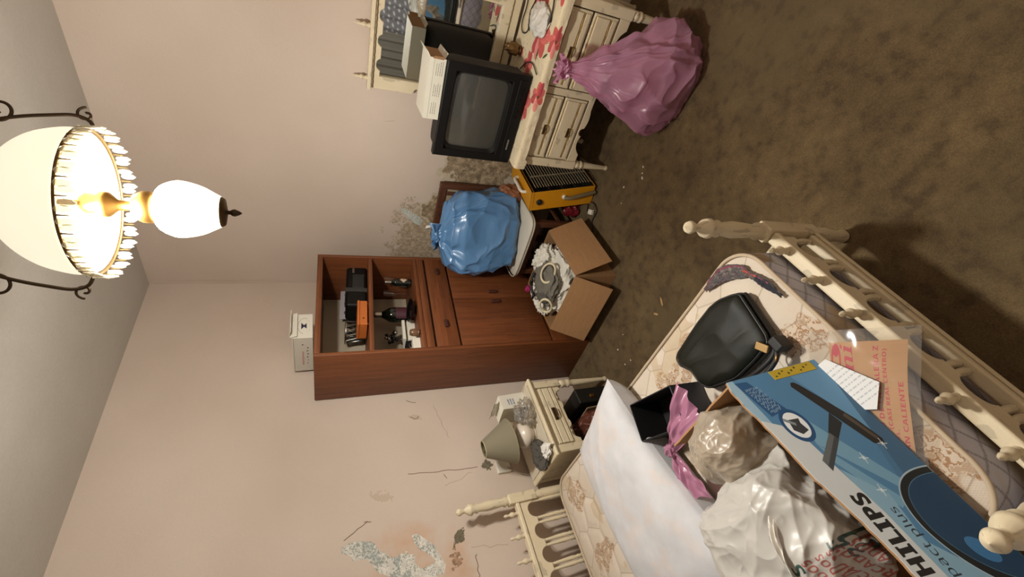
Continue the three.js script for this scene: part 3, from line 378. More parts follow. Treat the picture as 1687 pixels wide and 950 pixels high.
// mirror
{
  const g = thing('mirror', 'cream framed dresser mirror with gilded bead and small turned finials', 'mirror');
  const x0 = 1.497, x1 = 2.105, y0 = 0.672, y1 = 1.425, z = 0.022, fw = 0.068;
  const s = poly([[x0, y1], [x0, 1.19], [x0 + 0.012, 1.185]].concat([...Array(9)].map((_, k) => { const t = PI / 2 - k / 8 * PI; return [x0 + 0.012 + 0.018 * Math.cos(t), 1.165 + 0.018 * Math.sin(t)]; }), [[x0 + 0.012, 1.145], [x0 + 0.004, 1.12], [x0 + 0.004, y0], [x1 - 0.004, y0], [x1 - 0.004, 1.12], [x1 - 0.012, 1.145], [x1 - 0.03, 1.165], [x1 - 0.012, 1.185], [x1, 1.19], [x1, y1]]));
  const hole = new THREE.Path(); const ix0 = x0 + fw, ix1 = x1 - fw, iy0 = y0 + 0.1, iy1 = y1 - 0.05; hole.moveTo(ix0, iy0); hole.lineTo(ix0, iy1);
  const n = 4, cw = (ix1 - ix0) / n; for (let k = 0; k < n; k++) { const a = ix0 + k * cw; hole.lineTo(a + cw * 0.25, iy1); hole.quadraticCurveTo(a + cw * 0.32, iy1 + 0.022, a + cw * 0.5, iy1 + 0.02); hole.quadraticCurveTo(a + cw * 0.68, iy1 + 0.022, a + cw * 0.75, iy1 - 0.0); } hole.lineTo(ix1, iy1); hole.lineTo(ix1, iy0); hole.closePath(); s.holes.push(hole);
  part(g, 'mirror_frame', metreUV(extrude(s, 0.026, 0.003)), M.cream, [0, 0, z]);
  part(g, 'mirror_glass', new THREE.BoxGeometry(ix1 - ix0 + 0.03, iy1 - iy0 + 0.07, 0.004), std({ color: 0xc9cbc6, metalness: 1, roughness: 0.025 }), [(x0 + x1) / 2, (iy0 + iy1) / 2 + 0.015, z + 0.004]);
  part(g, 'cornice', between(x0 - 0.008, x1 + 0.008, y1 - 0.008, y1 + 0.012, z - 0.002, z + 0.04, 0.004, 'x'), M.cream);
  part(g, 'gilded_bead', tube([...Array(40)].map((_, k) => [mix(x0 + 0.004, x1 - 0.004, k / 39), y1 - 0.018 + 0.0015 * (k % 2), z + 0.028]), 0.0034, 160, 6), M.brassDark);
  part(g, 'gilded_bead', tube([...Array(40)].map((_, k) => [mix(x0 + 0.03, x1 - 0.03, k / 39), y0 + 0.045 + 0.0015 * (k % 2), z + 0.028]), 0.003, 160, 6), M.brassDark);
  for (const x of [1.545, 1.8, 2.058]) part(g, 'finial', lathe([[0.011, 0], [0.012, 0.006], [0.006, 0.014], [0.012, 0.026], [0.012, 0.034], [0.006, 0.044], [0.0085, 0.054], [0.003, 0.066], [0.004, 0.072], [0.0001, 0.082]], 20), M.cream, [x, y1 + 0.012, z + 0.018]);
  rebase(g, (x0 + x1) / 2, 0.66, 0.03);
}
// television
{
  const g = thing('television', 'black boxy tube television standing on the dresser cloth', 'television', [1.575, 0.666, 0.42]);
  const W = 0.49, H = 0.45, hw = W / 2;
  const frame = poly([[-hw, 0], [hw, 0], [hw, H], [-hw, H]]); const ap = new THREE.Path(); const sx = 0.2, sy0 = 0.098, sy1 = 0.395;
  ap.moveTo(-sx, sy0); ap.quadraticCurveTo(0, sy0 - 0.008, sx, sy0); ap.quadraticCurveTo(sx + 0.006, (sy0 + sy1) / 2, sx, sy1); ap.quadraticCurveTo(0, sy1 + 0.008, -sx, sy1); ap.quadraticCurveTo(-sx - 0.006, (sy0 + sy1) / 2, -sx, sy0); frame.holes.push(ap);
  part(g, 'front_bezel', metreUV(extrude(frame, 0.05, 0.006, 10)), M.blackPlastic, [0, 0, -0.048]);
  const rec = part(g, 'screen_surround', sheet(4, 64, (u, v) => { const t = v * 2 * PI, e = 0.22; const cx = Math.sign(Math.cos(t)) * Math.abs(Math.cos(t)) ** e, cy = Math.sign(Math.sin(t)) * Math.abs(Math.sin(t)) ** e; const k = 1 - u * 0.07; return [cx * (sx + 0.004) * k, (sy0 + sy1) / 2 + cy * ((sy1 - sy0) / 2 + 0.006) * k, -0.004 - u * 0.024]; }), phy({ color: 0x141414, roughness: 0.3, side: THREE.DoubleSide }));
  part(g, 'screen', sheet(30, 24, (u, v) => { const a = u * 2 - 1, b = v * 2 - 1; return [a * 0.195, 0.2465 + b * 0.145, -0.02 - 0.017 * (a * a * 0.6 + b * b * 0.5)]; }), phy({ color: 0x45443f, roughness: 0.22, clearcoat: 1, clearcoatRoughness: 0.06 }));
  const ctrl = part(g, 'control_strip', rbox(0.44, 0.045, 0.012, 0.003), M.blackPlastic, [0, 0.04, 0.003]); for (let k = 0; k < 6; k++) part(ctrl, 'button', rbox(0.018, 0.007, 0.006, 0.001), M.blackGloss, [0.03 + k * 0.03, -0.004, 0.007]);
  part(ctrl, 'badge', rbox(0.06, 0.008, 0.003, 0.0008), std({ color: 0x8d8b86, roughness: 0.4, metalness: 0.6 }), [-0.13, 0.0, 0.007]);
  const loft = (u, v) => { const k = v < 0.28 ? 1 : mix(1, 0.62, sstep(0.28, 1, v)); const t = u * 2 * PI, e = 0.16; const cx = Math.sign(Math.cos(t)) * Math.abs(Math.cos(t)) ** e, cy = Math.sign(Math.sin(t)) * Math.abs(Math.sin(t)) ** e; const c = v < 0.28 ? 0 : -0.02 * sstep(0.28, 1, v); return [cx * (hw - 0.006) * k, H / 2 + c + cy * (H / 2 - 0.006) * (v < 0.28 ? 1 : mix(1, 0.72, sstep(0.28, 1, v))) - (v >= 0.28 ? 0.04 * sstep(0.28, 1, v) : 0), -0.046 - v * 0.3]; };
  const bodyG = sheet(96, 16, loft, true); part(g, 'rear_cabinet', toCreasedNormals(bodyG, 0.6), std({ color: 0x181715, roughness: 0.65, bumpMap: fine, bumpScale: 0.0004 }));
  part(g, 'rear_cap', rbox(0.28, 0.22, 0.012, 0.004), M.blackPlastic, [0, 0.2, -0.346]);
  for (const x of [-0.2, 0.2]) part(g, 'foot', rbox(0.03, 0.01, 0.2, 0.002), M.cable, [x, 0.001, -0.14]);
}
// flat white box on the television
{
  const g = thing('flat_white_box', 'flat white carton with printed lines lying on the television', 'box', [1.662, 1.118, 0.31], 0.05);
  const pr = asTexture(draw(768, 220, (q, w, h) => { q.fillStyle = '#d3cfbf'; q.fillRect(0, 0, w, h); q.strokeStyle = '#56534a'; const r = rng(8); q.fillStyle = '#4b4840'; q.lineWidth = 3; q.beginPath(); q.moveTo(10, 62); q.lineTo(758, 60); q.stroke(); for (const [x, n] of [[70, 3], [300, 4], [560, 4]]) for (let k = 0; k < n; k++) { let a = x; const y = 96 + k * 28; while (a < x + 130 + r() * 40) { const l = 8 + r() * 22; q.fillRect(a, y, l, 7); a += l + 6; } } }));
  part(g, 'box_body', new THREE.BoxGeometry(0.29, 0.078, 0.2), [M.card, M.whiteCard, M.whiteCard, M.whiteCard, std({ map: pr, roughness: 0.6 }), M.whiteCard], [0, 0.0395, 0]);
  part(g, 'end_flap', rbox(0.03, 0.003, 0.19, 0.001), M.whiteCard, [0.154, 0.086, 0], [0, 0, 0.6]); part(g, 'end_flap', rbox(0.03, 0.003, 0.18, 0.001), M.whiteCard, [0.157, 0.0, 0], [0, 0, -0.35]); part(g, 'side_flap', rbox(0.004, 0.05, 0.03, 0.001), M.card, [0.149, 0.04, 0.112], [0, 0.5, 0]);
}
// loose things on the dresser
{
  const g = solo('plastic_wrapper', 'crumpled white plastic wrapper lying on the floral dresser cloth', 'wrapper', blob(0.075, 0.03, 0.1, { seed: 4, lump: 0.16, crease: 0.16, flat: -0.4 }), phy({ color: 0xdedad2, roughness: 0.3, transmission: 0.15, thickness: 0, clearcoat: 0.4 }), [2.06, 0.676, 0.33]);
  solo('black_cable', 'thin black cable looping over the dresser cloth in front of mirror', 'cable', tube([[2.19, 0.667, 0.13], [2.13, 0.668, 0.2], [2.06, 0.667, 0.17], [1.98, 0.667, 0.2], [1.955, 0.668, 0.14], [1.99, 0.669, 0.1], [2.07, 0.668, 0.105], [2.2, 0.667, 0.075]], 0.0032, 90, 6), M.cable);
  solo('aerial_lead', 'short black lead lying on the dresser near the white wrapper', 'cable', tube([[2.215, 0.668, 0.36], [2.17, 0.67, 0.415], [2.1, 0.669, 0.435], [2.04, 0.6685, 0.425]], 0.0038, 40, 6), M.cable);
  solo('television_lead', 'black lead curling out beneath the right television corner', 'cable', tube([[1.8, 0.669, 0.24], [1.85, 0.669, 0.3], [1.87, 0.669, 0.38], [1.845, 0.669, 0.46]], 0.003, 40, 6), M.cable);
  const f = thing('trinket_ornament', 'small brown gilded ornament behind the television on the dresser', 'ornament', [1.87, 0.662, 0.16]); part(f, 'figure', blob(0.028, 0.04, 0.022, { seed: 9, lump: 0.3, crease: 0.25, nu: 40, nv: 30 }), std({ color: 0x6a4d26, roughness: 0.5, metalness: 0.3 }), [0, 0.045, 0]); part(f, 'base', lathe([[0.0001, 0], [0.026, 0], [0.022, 0.012], [0.0001, 0.013]], 20), M.brassDark);
}

// ------------------------------------------------------------------ chair with the blue bag
{
  const g = thing('wooden_chair', 'dark wooden chair with framed back and white padded seat against damaged wall', 'chair');
  const bar = (n, a, b, c, d, e, f, p = g) => part(p, n, between(a, b, c, d, e, f, 0.006), M.woodDark);
  bar('rear_post', 0.515, 0.555, 0, 0.935, 0.045, 0.085); bar('rear_post', 0.925, 0.965, 0, 0.935, 0.045, 0.085); bar('top_rail', 0.556, 0.924, 0.885, 0.935, 0.05, 0.08); bar('lower_rail', 0.556, 0.924, 0.52, 0.56, 0.05, 0.08);
  part(g, 'back_panel', between(0.556, 0.924, 0.561, 0.884, 0.06, 0.068, 0.002), std({ color: 0x9b8a72, roughness: 0.85, bumpMap: weave, bumpScale: 0.001 })); bar('back_slat', 0.575, 0.605, 0.561, 0.884, 0.069, 0.079); bar('back_slat', 0.875, 0.905, 0.561, 0.884, 0.069, 0.079);
  bar('front_leg', 0.515, 0.555, 0, 0.375, 0.44, 0.48); bar('front_leg', 0.925, 0.965, 0, 0.375, 0.44, 0.48);
  bar('seat_rail', 0.556, 0.924, 0.325, 0.375, 0.448, 0.473); bar('seat_rail', 0.556, 0.924, 0.325, 0.375, 0.05, 0.075); bar('seat_rail', 0.52, 0.545, 0.325, 0.375, 0.086, 0.439); bar('seat_rail', 0.93, 0.955, 0.325, 0.375, 0.086, 0.439); bar('stretcher', 0.524, 0.542, 0.16, 0.185, 0.086, 0.439); bar('stretcher', 0.936, 0.954, 0.16, 0.185, 0.086, 0.439);
  const pad = part(g, 'seat_pad', sheet(56, 28, (u, v) => { const t = u * 2 * PI, e = 0.3, p = v * PI; const q = Math.sin(p) ** 0.35; const cx = Math.sign(Math.cos(t)) * Math.abs(Math.cos(t)) ** e, cz = Math.sign(Math.sin(t)) * Math.abs(Math.sin(t)) ** e; return [0.755 + cx * 0.255 * q * (1 - 0.03 * Math.cos(t)), 0.4 - Math.cos(p) * 0.026, 0.295 + cz * 0.235 * q]; }, true), phy({ color: 0xc9c3b4, roughness: 0.45, clearcoat: 0.2 }));
  const pipe = []; for (let k = 0; k < 64; k++) { const t = k / 64 * 2 * PI, e = 0.3; pipe.push([0.755 + Math.sign(Math.cos(t)) * Math.abs(Math.cos(t)) ** e * 0.257 * (1 - 0.03 * Math.cos(t)), 0.418, 0.295 + Math.sign(Math.sin(t)) * Math.abs(Math.sin(t)) ** e * 0.237]); } part(pad, 'piping', tube(pipe, 0.004, 200, 6, true), phy({ color: 0xbdb6a6, roughness: 0.45 }));
  rebase(g, 0.74, 0, 0.26);
  const blue = phy({ color: 0x5580ac, roughness: 0.3, clearcoat: 0.3, clearcoatRoughness: 0.2, transmission: 0.06, thickness: 0 });
  const b = thing('blue_trash_bag', 'knotted blue plastic rubbish bag sitting on the wooden chair', 'bag', [0.755, 0.428, 0.275], 0.5);
  part(b, 'bag_body', bagGeo({ rx: 0.265, rz: 0.175, h: 0.545, prof: curve([[0, 0.4], [0.02, 0.82], [0.08, 0.98], [0.4, 1.03], [0.7, 1.0], [0.86, 0.78], [0.94, 0.36], [0.97, 0.16], [1, 0.1]]), seed: 3.3, pleats: 7, pleat: 0.065, crease: 0.03, lump: 0.045, lean: [-0.06, 0.03], square: 3.2, scale: 0.9, nu: 200, nv: 150, facet: 0.7, nf: 30 }), blue);
  part(b, 'knot', blob(0.04, 0.028, 0.035, { seed: 8, lump: 0.2, crease: 0.25, freq: 2 }), blue, [-0.065, 0.552, 0.03]); part(b, 'bag_ear', slabSheet(20, 16, (u, v) => [-0.075 - 0.06 * v + 0.02 * Math.sin(u * 9) * v, 0.55 + 0.05 * (u - 0.5) * (0.4 + v) + 0.01 * Math.sin(u * 14), 0.03 + (u - 0.5) * 0.09 * (0.3 + v) + 0.012 * Math.sin(v * 8)], 0.0015), blue); part(b, 'bag_ear', slabSheet(20, 16, (u, v) => [-0.05 + 0.07 * v, 0.56 + 0.035 * v * Math.cos(u * 7), 0.045 + (u - 0.5) * 0.07 * (0.3 + v)], 0.0015), blue);
  const w = solo('white_strap', 'short white strap end poking out behind the blue bag knot', 'strap', slabSheet(20, 4, (u, v) => [0.70 + 0.05 * u, 1.0 + 0.03 * Math.sin(u * 4) + (v - 0.5) * 0.004, 0.24 + (v - 0.5) * 0.03 + 0.02 * u], 0.002), M.white);
  solo('brown_paper_bag', 'crumpled coppery brown paper bag wedged between chair seat and heater', 'bag', blob(0.045, 0.085, 0.07, { seed: 12, lump: 0.12, crease: 0.22, freq: 1.8, nu: 60, nv: 44 }), std({ color: 0x8a5a3e, roughness: 0.6 }), [1.012, 0.475, 0.2]);
  solo('red_bag', 'small crumpled red plastic bag under the wooden chair', 'bag', blob(0.06, 0.06, 0.045, { seed: 15, lump: 0.2, crease: 0.25, nu: 56, nv: 40, flat: -0.7 }), phy({ color: 0x6e1820, roughness: 0.3, clearcoat: 0.3 }), [1.0, 0.045, 0.33]);
}
// yellow heater, leaning on the chair
{
  const g = thing('portable_heater', 'yellow portable heater with dark slatted grille leaning between chair and dresser', 'heater', [1.225, 0.018, 0.25], -0.06); g.rotation.order = 'YXZ'; g.rotation.z = 0.22;
  const yel = std({ color: 0xc8890f, roughness: 0.45, bumpMap: fine, bumpScale: 0.0002 }), grey = std({ color: 0x8d7f66, roughness: 0.5 }), dark = std({ color: 0x0d0c0b, roughness: 0.7 });
  for (const [n, ...a] of [['rear_panel', -0.095, -0.088, 0.001, 0.444, -0.199, 0.199], ['top_panel', -0.095, 0.045, 0.438, 0.445, -0.2, 0.2], ['bottom_panel', -0.095, 0.045, 0, 0.007, -0.2, 0.2], ['end_panel', -0.095, 0.045, 0, 0.445, 0.193, 0.2], ['end_panel', -0.095, 0.045, 0, 0.445, -0.2, -0.193]]) part(g, n, between(...a, 0.003), yel); // a hollow sheet-metal case part(g, 'grille_frame', (() => { const s = poly([[-0.198, 0.0], [0.198, 0.0], [0.198, 0.44], [-0.198, 0.44]]); const h = new THREE.Path(); h.moveTo(-0.185, 0.02); h.lineTo(-0.185, 0.425); h.lineTo(0.185, 0.425); h.lineTo(0.185, 0.02); h.closePath(); s.holes.push(h); return extrude(s, 0.03, 0.003).rotateY(PI / 2); })(), grey, [0.046, 0.002, 0]);
  for (let k = 0; k < 4; k++) part(g, 'heating_rod', lathe([[0.0001, -0.18], [0.008, -0.18], [0.008, 0.18], [0.0001, 0.18]], 14).rotateX(PI / 2), M.iron, [-0.03, 0.08 + k * 0.095, 0]);
  for (let k = 0; k < 22; k++) part(g, 'grille_slat', rbox(0.003, 0.0062, 0.372, 0.0012, 'y', 1), grey, [0.073, 0.034 + k * 0.0182, 0]);
  const steel = std({ color: 0x77756f, roughness: 0.4, metalness: 1 }); for (const a of [[-0.087, -0.085, 0.008, 0.437, -0.192, 0.192], [-0.084, 0.044, 0.435, 0.437, -0.192, 0.192], [-0.084, 0.044, 0.008, 0.01, -0.192, 0.192], [-0.084, 0.044, 0.011, 0.434, 0.19, 0.192], [-0.084, 0.044, 0.011, 0.434, -0.192, -0.19]]) part(g, 'darkening_liner', between(...a, 0.0005), steel);  // unseen liner, added so the gaps between the slats look dark
  part(g, 'grille_bar', between(0.066, 0.074, 0.03, 0.415, 0.06, 0.068, 0.001), grey);
  part(g, 'carry_handle', tube([[-0.015, 0.44, -0.07], [-0.015, 0.468, -0.06], [-0.015, 0.473, 0.015], [-0.015, 0.468, 0.09], [-0.015, 0.44, 0.1]], 0.011, 40, 10), M.whiteCard);
  part(g, 'dial', lathe([[0.0001, 0.016], [0.014, 0.016], [0.019, 0.012], [0.02, 0]], 28).rotateX(PI / 2), dark, [-0.03, 0.385, 0.2]);
  part(g, 'inlet_cap', lathe([[0.0001, 0.014], [0.011, 0.014], [0.014, 0.01], [0.015, 0]], 24).rotateX(PI / 2), M.whiteCard, [-0.012, 0.215, 0.2]); part(g, 'gas_hose', tube([[-0.012, 0.215, 0.214], [-0.008, 0.19, 0.228], [0.0, 0.11, 0.226], [0.008, 0.005, 0.216]], 0.013, 40, 10), std({ color: 0x6c5f42, roughness: 0.7 }));
  part(g, 'seam', between(-0.0765, 0.0465, 0.425, 0.427, -0.2015, 0.2015, 0.0005), std({ color: 0x7a5208, roughness: 0.6 }));
}
// ------------------------------------------------------------------ open cardboard box with clothes
{
  const g = thing('cardboard_box', 'open brown cardboard box of clothes with two flaps folded out', 'box');
  const x0 = 0.47, x1 = 0.94, z0 = 0.53, z1 = 0.98, h = 0.295, t = 0.005; const W = (n, ...a) => part(g, n, between(...a, 0.0015), M.card);
  W('box_bottom', x0 + t, x1 - t, 0.001, 0.006, z0 + t, z1 - t); W('box_wall', x0, x0 + t, 0, h, z0, z1); W('box_wall', x1 - t, x1, 0, h, z0, z1); W('box_wall', x0 + t, x1 - t, 0, h, z0, z0 + t); W('box_wall', x0 + t, x1 - t, 0, h, z1 - t, z1);
  part(g, 'flap', rbox(0.004, 0.235, z1 - z0 - 0.004, 0.0012).translate(0, -0.1175, 0), M.card, [x1 + 0.003, h, (z0 + z1) / 2], [0, 0, 0.5]);
  part(g, 'flap', rbox(x1 - x0 - 0.004, 0.235, 0.004, 0.0012).translate(0, -0.1175, 0), M.card, [(x0 + x1) / 2, h, z1 + 0.003], [-0.52, 0, 0]);
  rebase(g, (x0 + x1) / 2, 0, (z0 + z1) / 2);
  const cloth = std({ color: 0xd6d2c6, roughness: 0.9, bumpMap: weave, bumpScale: 0.0006 });
  const tote = thing('white_tote_bag', 'crumpled white tote bag with cream ring handles filling the cardboard box', 'bag', [0.685, 0.2, 0.735]);
  part(tote, 'bag_cloth', blob(0.205, 0.135, 0.195, { seed: 21, lump: 0.1, crease: 0.17, freq: 1.9, nu: 130, nv: 90, pw: 0.8, flat: -1.2 }), cloth);
  part(tote, 'bag_cloth', blob(0.1, 0.06, 0.08, { seed: 23, lump: 0.12, crease: 0.3, freq: 2.2, nu: 90, nv: 60 }), cloth, [0.09, 0.1, -0.11]); part(tote, 'bag_cloth', blob(0.08, 0.055, 0.12, { seed: 27, lump: 0.12, crease: 0.3, freq: 2.2, nu: 90, nv: 60 }), cloth, [-0.13, 0.1, 0.02]);
  const ringM = std({ color: 0xcfc3a4, roughness: 0.4 }); part(tote, 'ring_handle', new THREE.TorusGeometry(0.055, 0.007, 10, 40).scale(1.15, 0.85, 1), ringM, [0.115, 0.155, 0.06], [-1.15, 0.5, 0.3]); part(tote, 'ring_handle', new THREE.TorusGeometry(0.05, 0.008, 10, 40).scale(1.1, 0.8, 1), ringM, [-0.07, 0.15, 0.17], [-0.7, -0.1, 0.2]);
  const grey = thing('grey_garment', 'folded grey woven garment lying on the white tote bag', 'clothing', [0.70, 0.325, 0.775]);
  part(grey, 'garment', blob(0.13, 0.045, 0.14, { seed: 31, lump: 0.12, crease: 0.2, freq: 1.5, nu: 90, nv: 60 }), std({ color: 0x6f6b60, roughness: 0.95, bumpMap: weave, bumpScale: 0.0012 }));
  part(grey, 'sleeve', blob(0.03, 0.022, 0.07, { seed: 35, lump: 0.1, crease: 0.15 }), std({ color: 0x55524a, roughness: 0.95 }), [-0.07, 0.03, 0.07], [0, 0.5, 0]);
  const st = thing('black_strap', 'black buckled strap lying across the grey garment in the box', 'strap', [0.635, 0.375, 0.735]); part(st, 'strap_band', tube([[-0.05, 0, 0.05], [-0.03, 0.015, 0.02], [0, 0.016, -0.01], [0.04, 0.012, -0.04], [0.07, 0.004, -0.05]], 0.009, 40, 8), M.cable); part(st, 'buckle', new THREE.TorusGeometry(0.02, 0.005, 8, 24), M.blackGloss, [-0.045, 0.012, 0.05], [1.2, 0, 0]); part(st, 'clip', rbox(0.03, 0.014, 0.018, 0.004), M.blackPlastic, [0.01, 0.022, -0.015], [0, 0.7, 0]);
  solo('magenta_scrap', 'small magenta cloth scrap at the far corner of the box', 'cloth', blob(0.025, 0.02, 0.02, { seed: 41, crease: 0.2, nu: 32, nv: 24 }), std({ color: 0x9c1f5a, roughness: 0.7 }), [0.497, 0.335, 0.62]);
}
// ------------------------------------------------------------------ pink bag leaning on the dresser
{
  const pink = phy({ color: 0xe0a6c6, roughness: 0.3, clearcoat: 0.3, clearcoatRoughness: 0.25, transmission: 0.64, thickness: 0 });
  const bagP = curve([[0, 0.35], [0.015, 0.84], [0.1, 0.99], [0.3, 1.02], [0.5, 0.82], [0.7, 0.5], [0.86, 0.26], [0.95, 0.15], [1, 0.15]]);
  const g = thing('pink_trash_bag', 'tied pink plastic rubbish bag slumped on the carpet before the dresser', 'bag', [2.0, 0.003, 0.715]);
  const bagO = { rx: 0.2, rz: 0.135, h: 0.6, prof: bagP, seed: 6.1, pleats: 7, pleat: 0.05, crease: 0.034, lump: 0.045, lean: [-0.07, -0.115], square: 3, nu: 220, nv: 170, facet: 1.2, nf: 30 };
  part(g, 'bag_body', bagGeo(bagO), pink);
  part(g, 'contents', bagGeo({ ...bagO, nu: 120, nv: 90, crease: 0.02, prof: (v) => bagP(v) * 0.93 * (1 - sstep(0.35, 0.72, v)) * sstep(0, 0.04, v + 0.01) }), std({ color: 0x8a675f, roughness: 0.9 }), [0, 0.006, 0]);
  part(g, 'tied_neck', blob(0.04, 0.035, 0.035, { seed: 53, lump: 0.12, crease: 0.35, freq: 2.2, nu: 70, nv: 50 }), pink, [-0.068, 0.6, -0.115]);
  for (const [a, b] of [[0.3, 1], [2.4, 1.2], [4.4, 0.8]]) part(g, 'neck_frill', slabSheet(26, 12, (u, v) => { const r = 0.012 + v * 0.05 * b, t = a + (u - 0.5) * 1.7; return [-0.07 + r * Math.cos(t), 0.612 + v * 0.018 + 0.01 * Math.sin(u * 17) * v, -0.118 + r * Math.sin(t) * 0.7]; }, 0.0015), pink);
}
// ------------------------------------------------------------------ nightstand and what stands on it
{
  const x0 = 0.03, x1 = 0.4, z0 = 1.325, z1 = 1.775, top = 0.57; const g = thing('nightstand', 'small cream nightstand with one drawer, scalloped apron and turned legs', 'nightstand');
  part(g, 'nightstand_top', between(x0, x1 + 0.018, top - 0.018, top, z0 - 0.016, z1 + 0.016, 0.007, 'x'), M.cream); part(g, 'top_moulding', between(x0, x1 + 0.008, top - 0.03, top - 0.019, z0 - 0.006, z1 + 0.006, 0.004, 'x'), M.cream);
  for (const [x, z] of [[x1 - 0.022, z0 + 0.022], [x1 - 0.022, z1 - 0.022], [x0 + 0.022, z0 + 0.022], [x0 + 0.022, z1 - 0.022]]) { const l = part(g, 'leg', turnedLeg(0.36), M.cream, [x, 0, z]); part(l, 'leg_block', rbox(0.044, 0.18, 0.044, 0.005), M.cream, [0, 0.45, 0]); }
  part(g, 'side_panel', between(x0 + 0.045, x1 - 0.045, 0.38, 0.539, z0 + 0.004, z0 + 0.018, 0.002), M.cream); part(g, 'side_panel', between(x0 + 0.045, x1 - 0.045, 0.38, 0.539, z1 - 0.018, z1 - 0.004, 0.002), M.cream); part(g, 'case_floor', between(x0 + 0.02, x1 - 0.03, 0.385, 0.395, z0 + 0.02, z1 - 0.02, 0.002), M.cream);
  part(g, 'front_rail', between(x1 - 0.026, x1 - 0.008, 0.52, 0.539, z0 + 0.046, z1 - 0.046, 0.002, 'x'), M.cream);
  const d = part(g, 'drawer_front', between(x1 - 0.026, x1 - 0.01, 0.425, 0.517, z0 + 0.048, z1 - 0.048, 0.002, 'x'), M.cream); for (const [a, b] of [[0.426, 0.446], [0.452, 0.492], [0.498, 0.516]]) part(d, 'drawer_strip', between(x1 - 0.0105, x1 - 0.001, a, b, z0 + 0.05, z1 - 0.05, 0.003, 'x'), M.cream); part(d, 'pull_plate', between(x1 - 0.0012, x1 + 0.002, 0.462, 0.484, 1.51, 1.59, 0.001), M.brassDark); const pl = part(d, 'drawer_pull', tube([[x1, 0.478, 1.52], [x1 + 0.018, 0.472, 1.525], [x1 + 0.02, 0.47, 1.55], [x1 + 0.018, 0.472, 1.575], [x1, 0.478, 1.58]], 0.004, 24, 8), M.iron);
  part(g, 'apron', metreUV(extrude(apronShape(-(z1 - 0.046), -(z0 + 0.046), 0.424, 0.392), 0.016, 0.003).rotateY(PI / 2), 'x'), M.cream, [x1 - 0.026, 0, 0]);
  rebase(g, 0.21, 0, 1.55);
  solo('doily', 'off-white cloth doily covering the nightstand top', 'cloth', slabSheet(50, 40, (u, v) => { const e = Math.max(Math.abs(u - 0.5), Math.abs(v - 0.5)) * 2; const z = 1.34 + u * 0.42, x = 0.045 + v * 0.35; return [x, top + 0.0035 + 0.002 * n3(u * 9, v * 9, 4) + 0.001, z]; }, 0.002), std({ color: 0xc9bda8, roughness: 0.9, bumpMap: weave, bumpScale: 0.001 }));
  const lampM = std({ color: 0x757058, roughness: 0.9, bumpMap: weave, bumpScale: 0.0008 });
  const l = thing('table_lamp', 'small table lamp with drab green cone shade and white round base', 'lamp', [0.262, top + 0.0045, 1.58]);
  part(l, 'lamp_base', lathe([[0.0001, 0], [0.045, 0.001], [0.05, 0.008], [0.042, 0.015], [0.066, 0.04], [0.073, 0.062], [0.066, 0.088], [0.034, 0.112], [0.016, 0.122], [0.012, 0.15], [0.0001, 0.15]], 36), phy({ color: 0xcbbfae, roughness: 0.3, clearcoat: 0.5 }));
  const sh = new THREE.Group(); const cone = lathe([[0.122, 0], [0.125, 0.001], [0.047, 0.16], [0.044, 0.16], [0.122, 0]], 56);
  const shade = part(l, 'lamp_shade', cone, phy({ color: 0x827a64, roughness: 0.9, transmission: 0.12, thickness: 0, bumpMap: weave, bumpScale: 0.0008 }), [-0.035, 0.138, 0.003], [0.08, 0, 0.12]); part(shade, 'shade_trim', new THREE.TorusGeometry(0.0455, 0.0035, 8, 40).rotateX(PI / 2), std({ color: 0xa69a7a, roughness: 0.9 }), [0, 0.16, 0]); part(shade, 'shade_trim', new THREE.TorusGeometry(0.1235, 0.003, 8, 56).rotateX(PI / 2), std({ color: 0x8d845f, roughness: 0.9 })); part(shade, 'shade_spider', tube([[-0.045, 0.15, 0], [0, 0.146, 0], [0.045, 0.15, 0]], 0.0018, 8, 6), M.brassDark); part(shade, 'shade_spider', tube([[0, 0.15, -0.045], [0, 0.146, 0], [0, 0.15, 0.045]], 0.0018, 8, 6), M.brassDark);
  part(l, 'bulb_holder', lathe([[0.0001, 0.148], [0.014, 0.148], [0.014, 0.185], [0.01, 0.19], [0.018, 0.215], [0.01, 0.24], [0.0001, 0.242]], 24), M.white);
  const txt = asTexture(draw(256, 256, (q, w, h) => { q.fillStyle = '#cfcabc'; q.fillRect(0, 0, w, h); q.fillStyle = '#3a5a86'; q.font = 'bold 24px sans-serif'; ['BOLSA', 'FARMA', 'SALUD'].forEach((s, i) => { for (let k = 0; k < 7; k++) q.fillRect(70 + k * 15, 70 + i * 26, 8 + (k * 7 + i * 5) % 6, 13); }); }));
  const cb = thing('white_paper_carton', 'white paper carton with small blue print standing on the nightstand', 'box', [0.255, top + 0.0045, 1.395], 0.12);
  const cg = new THREE.BoxGeometry(0.13, 0.16, 0.1, 8, 8, 8); { const p = cg.attributes.position; for (let i = 0; i < p.count; i++) { const y = p.getY(i) + 0.08, k = 1 + 0.06 * n3(p.getX(i) * 14, y * 14, p.getZ(i) * 14) + 0.05 * (1 - y / 0.16); p.setXYZ(i, p.getX(i) * k, y, p.getZ(i) * k); } cg.computeVertexNormals(); }
  part(cb, 'carton_body', cg, [std({ map: txt, roughness: 0.6 }), M.whiteCard, M.whiteCard, M.whiteCard, std({ color: 0xb5a98f, roughness: 0.7 }), M.whiteCard]); part(cb, 'top_fold', slabSheet(16, 12, (u, v) => [(u - 0.5) * 0.12 + 0.01 * n3(u * 5, v * 5, 1), 0.162 + 0.05 * v + 0.008 * n3(u * 6, v * 3, 7), (v - 0.5) * 0.03 + 0.012 * n3(u * 4, v * 4, 9)], 0.001), M.whiteCard); part(cb, 'brown_band', rbox(0.135, 0.03, 0.004, 0.001), std({ color: 0x6a4a30, roughness: 0.7 }), [0, 0.03, 0.055]);
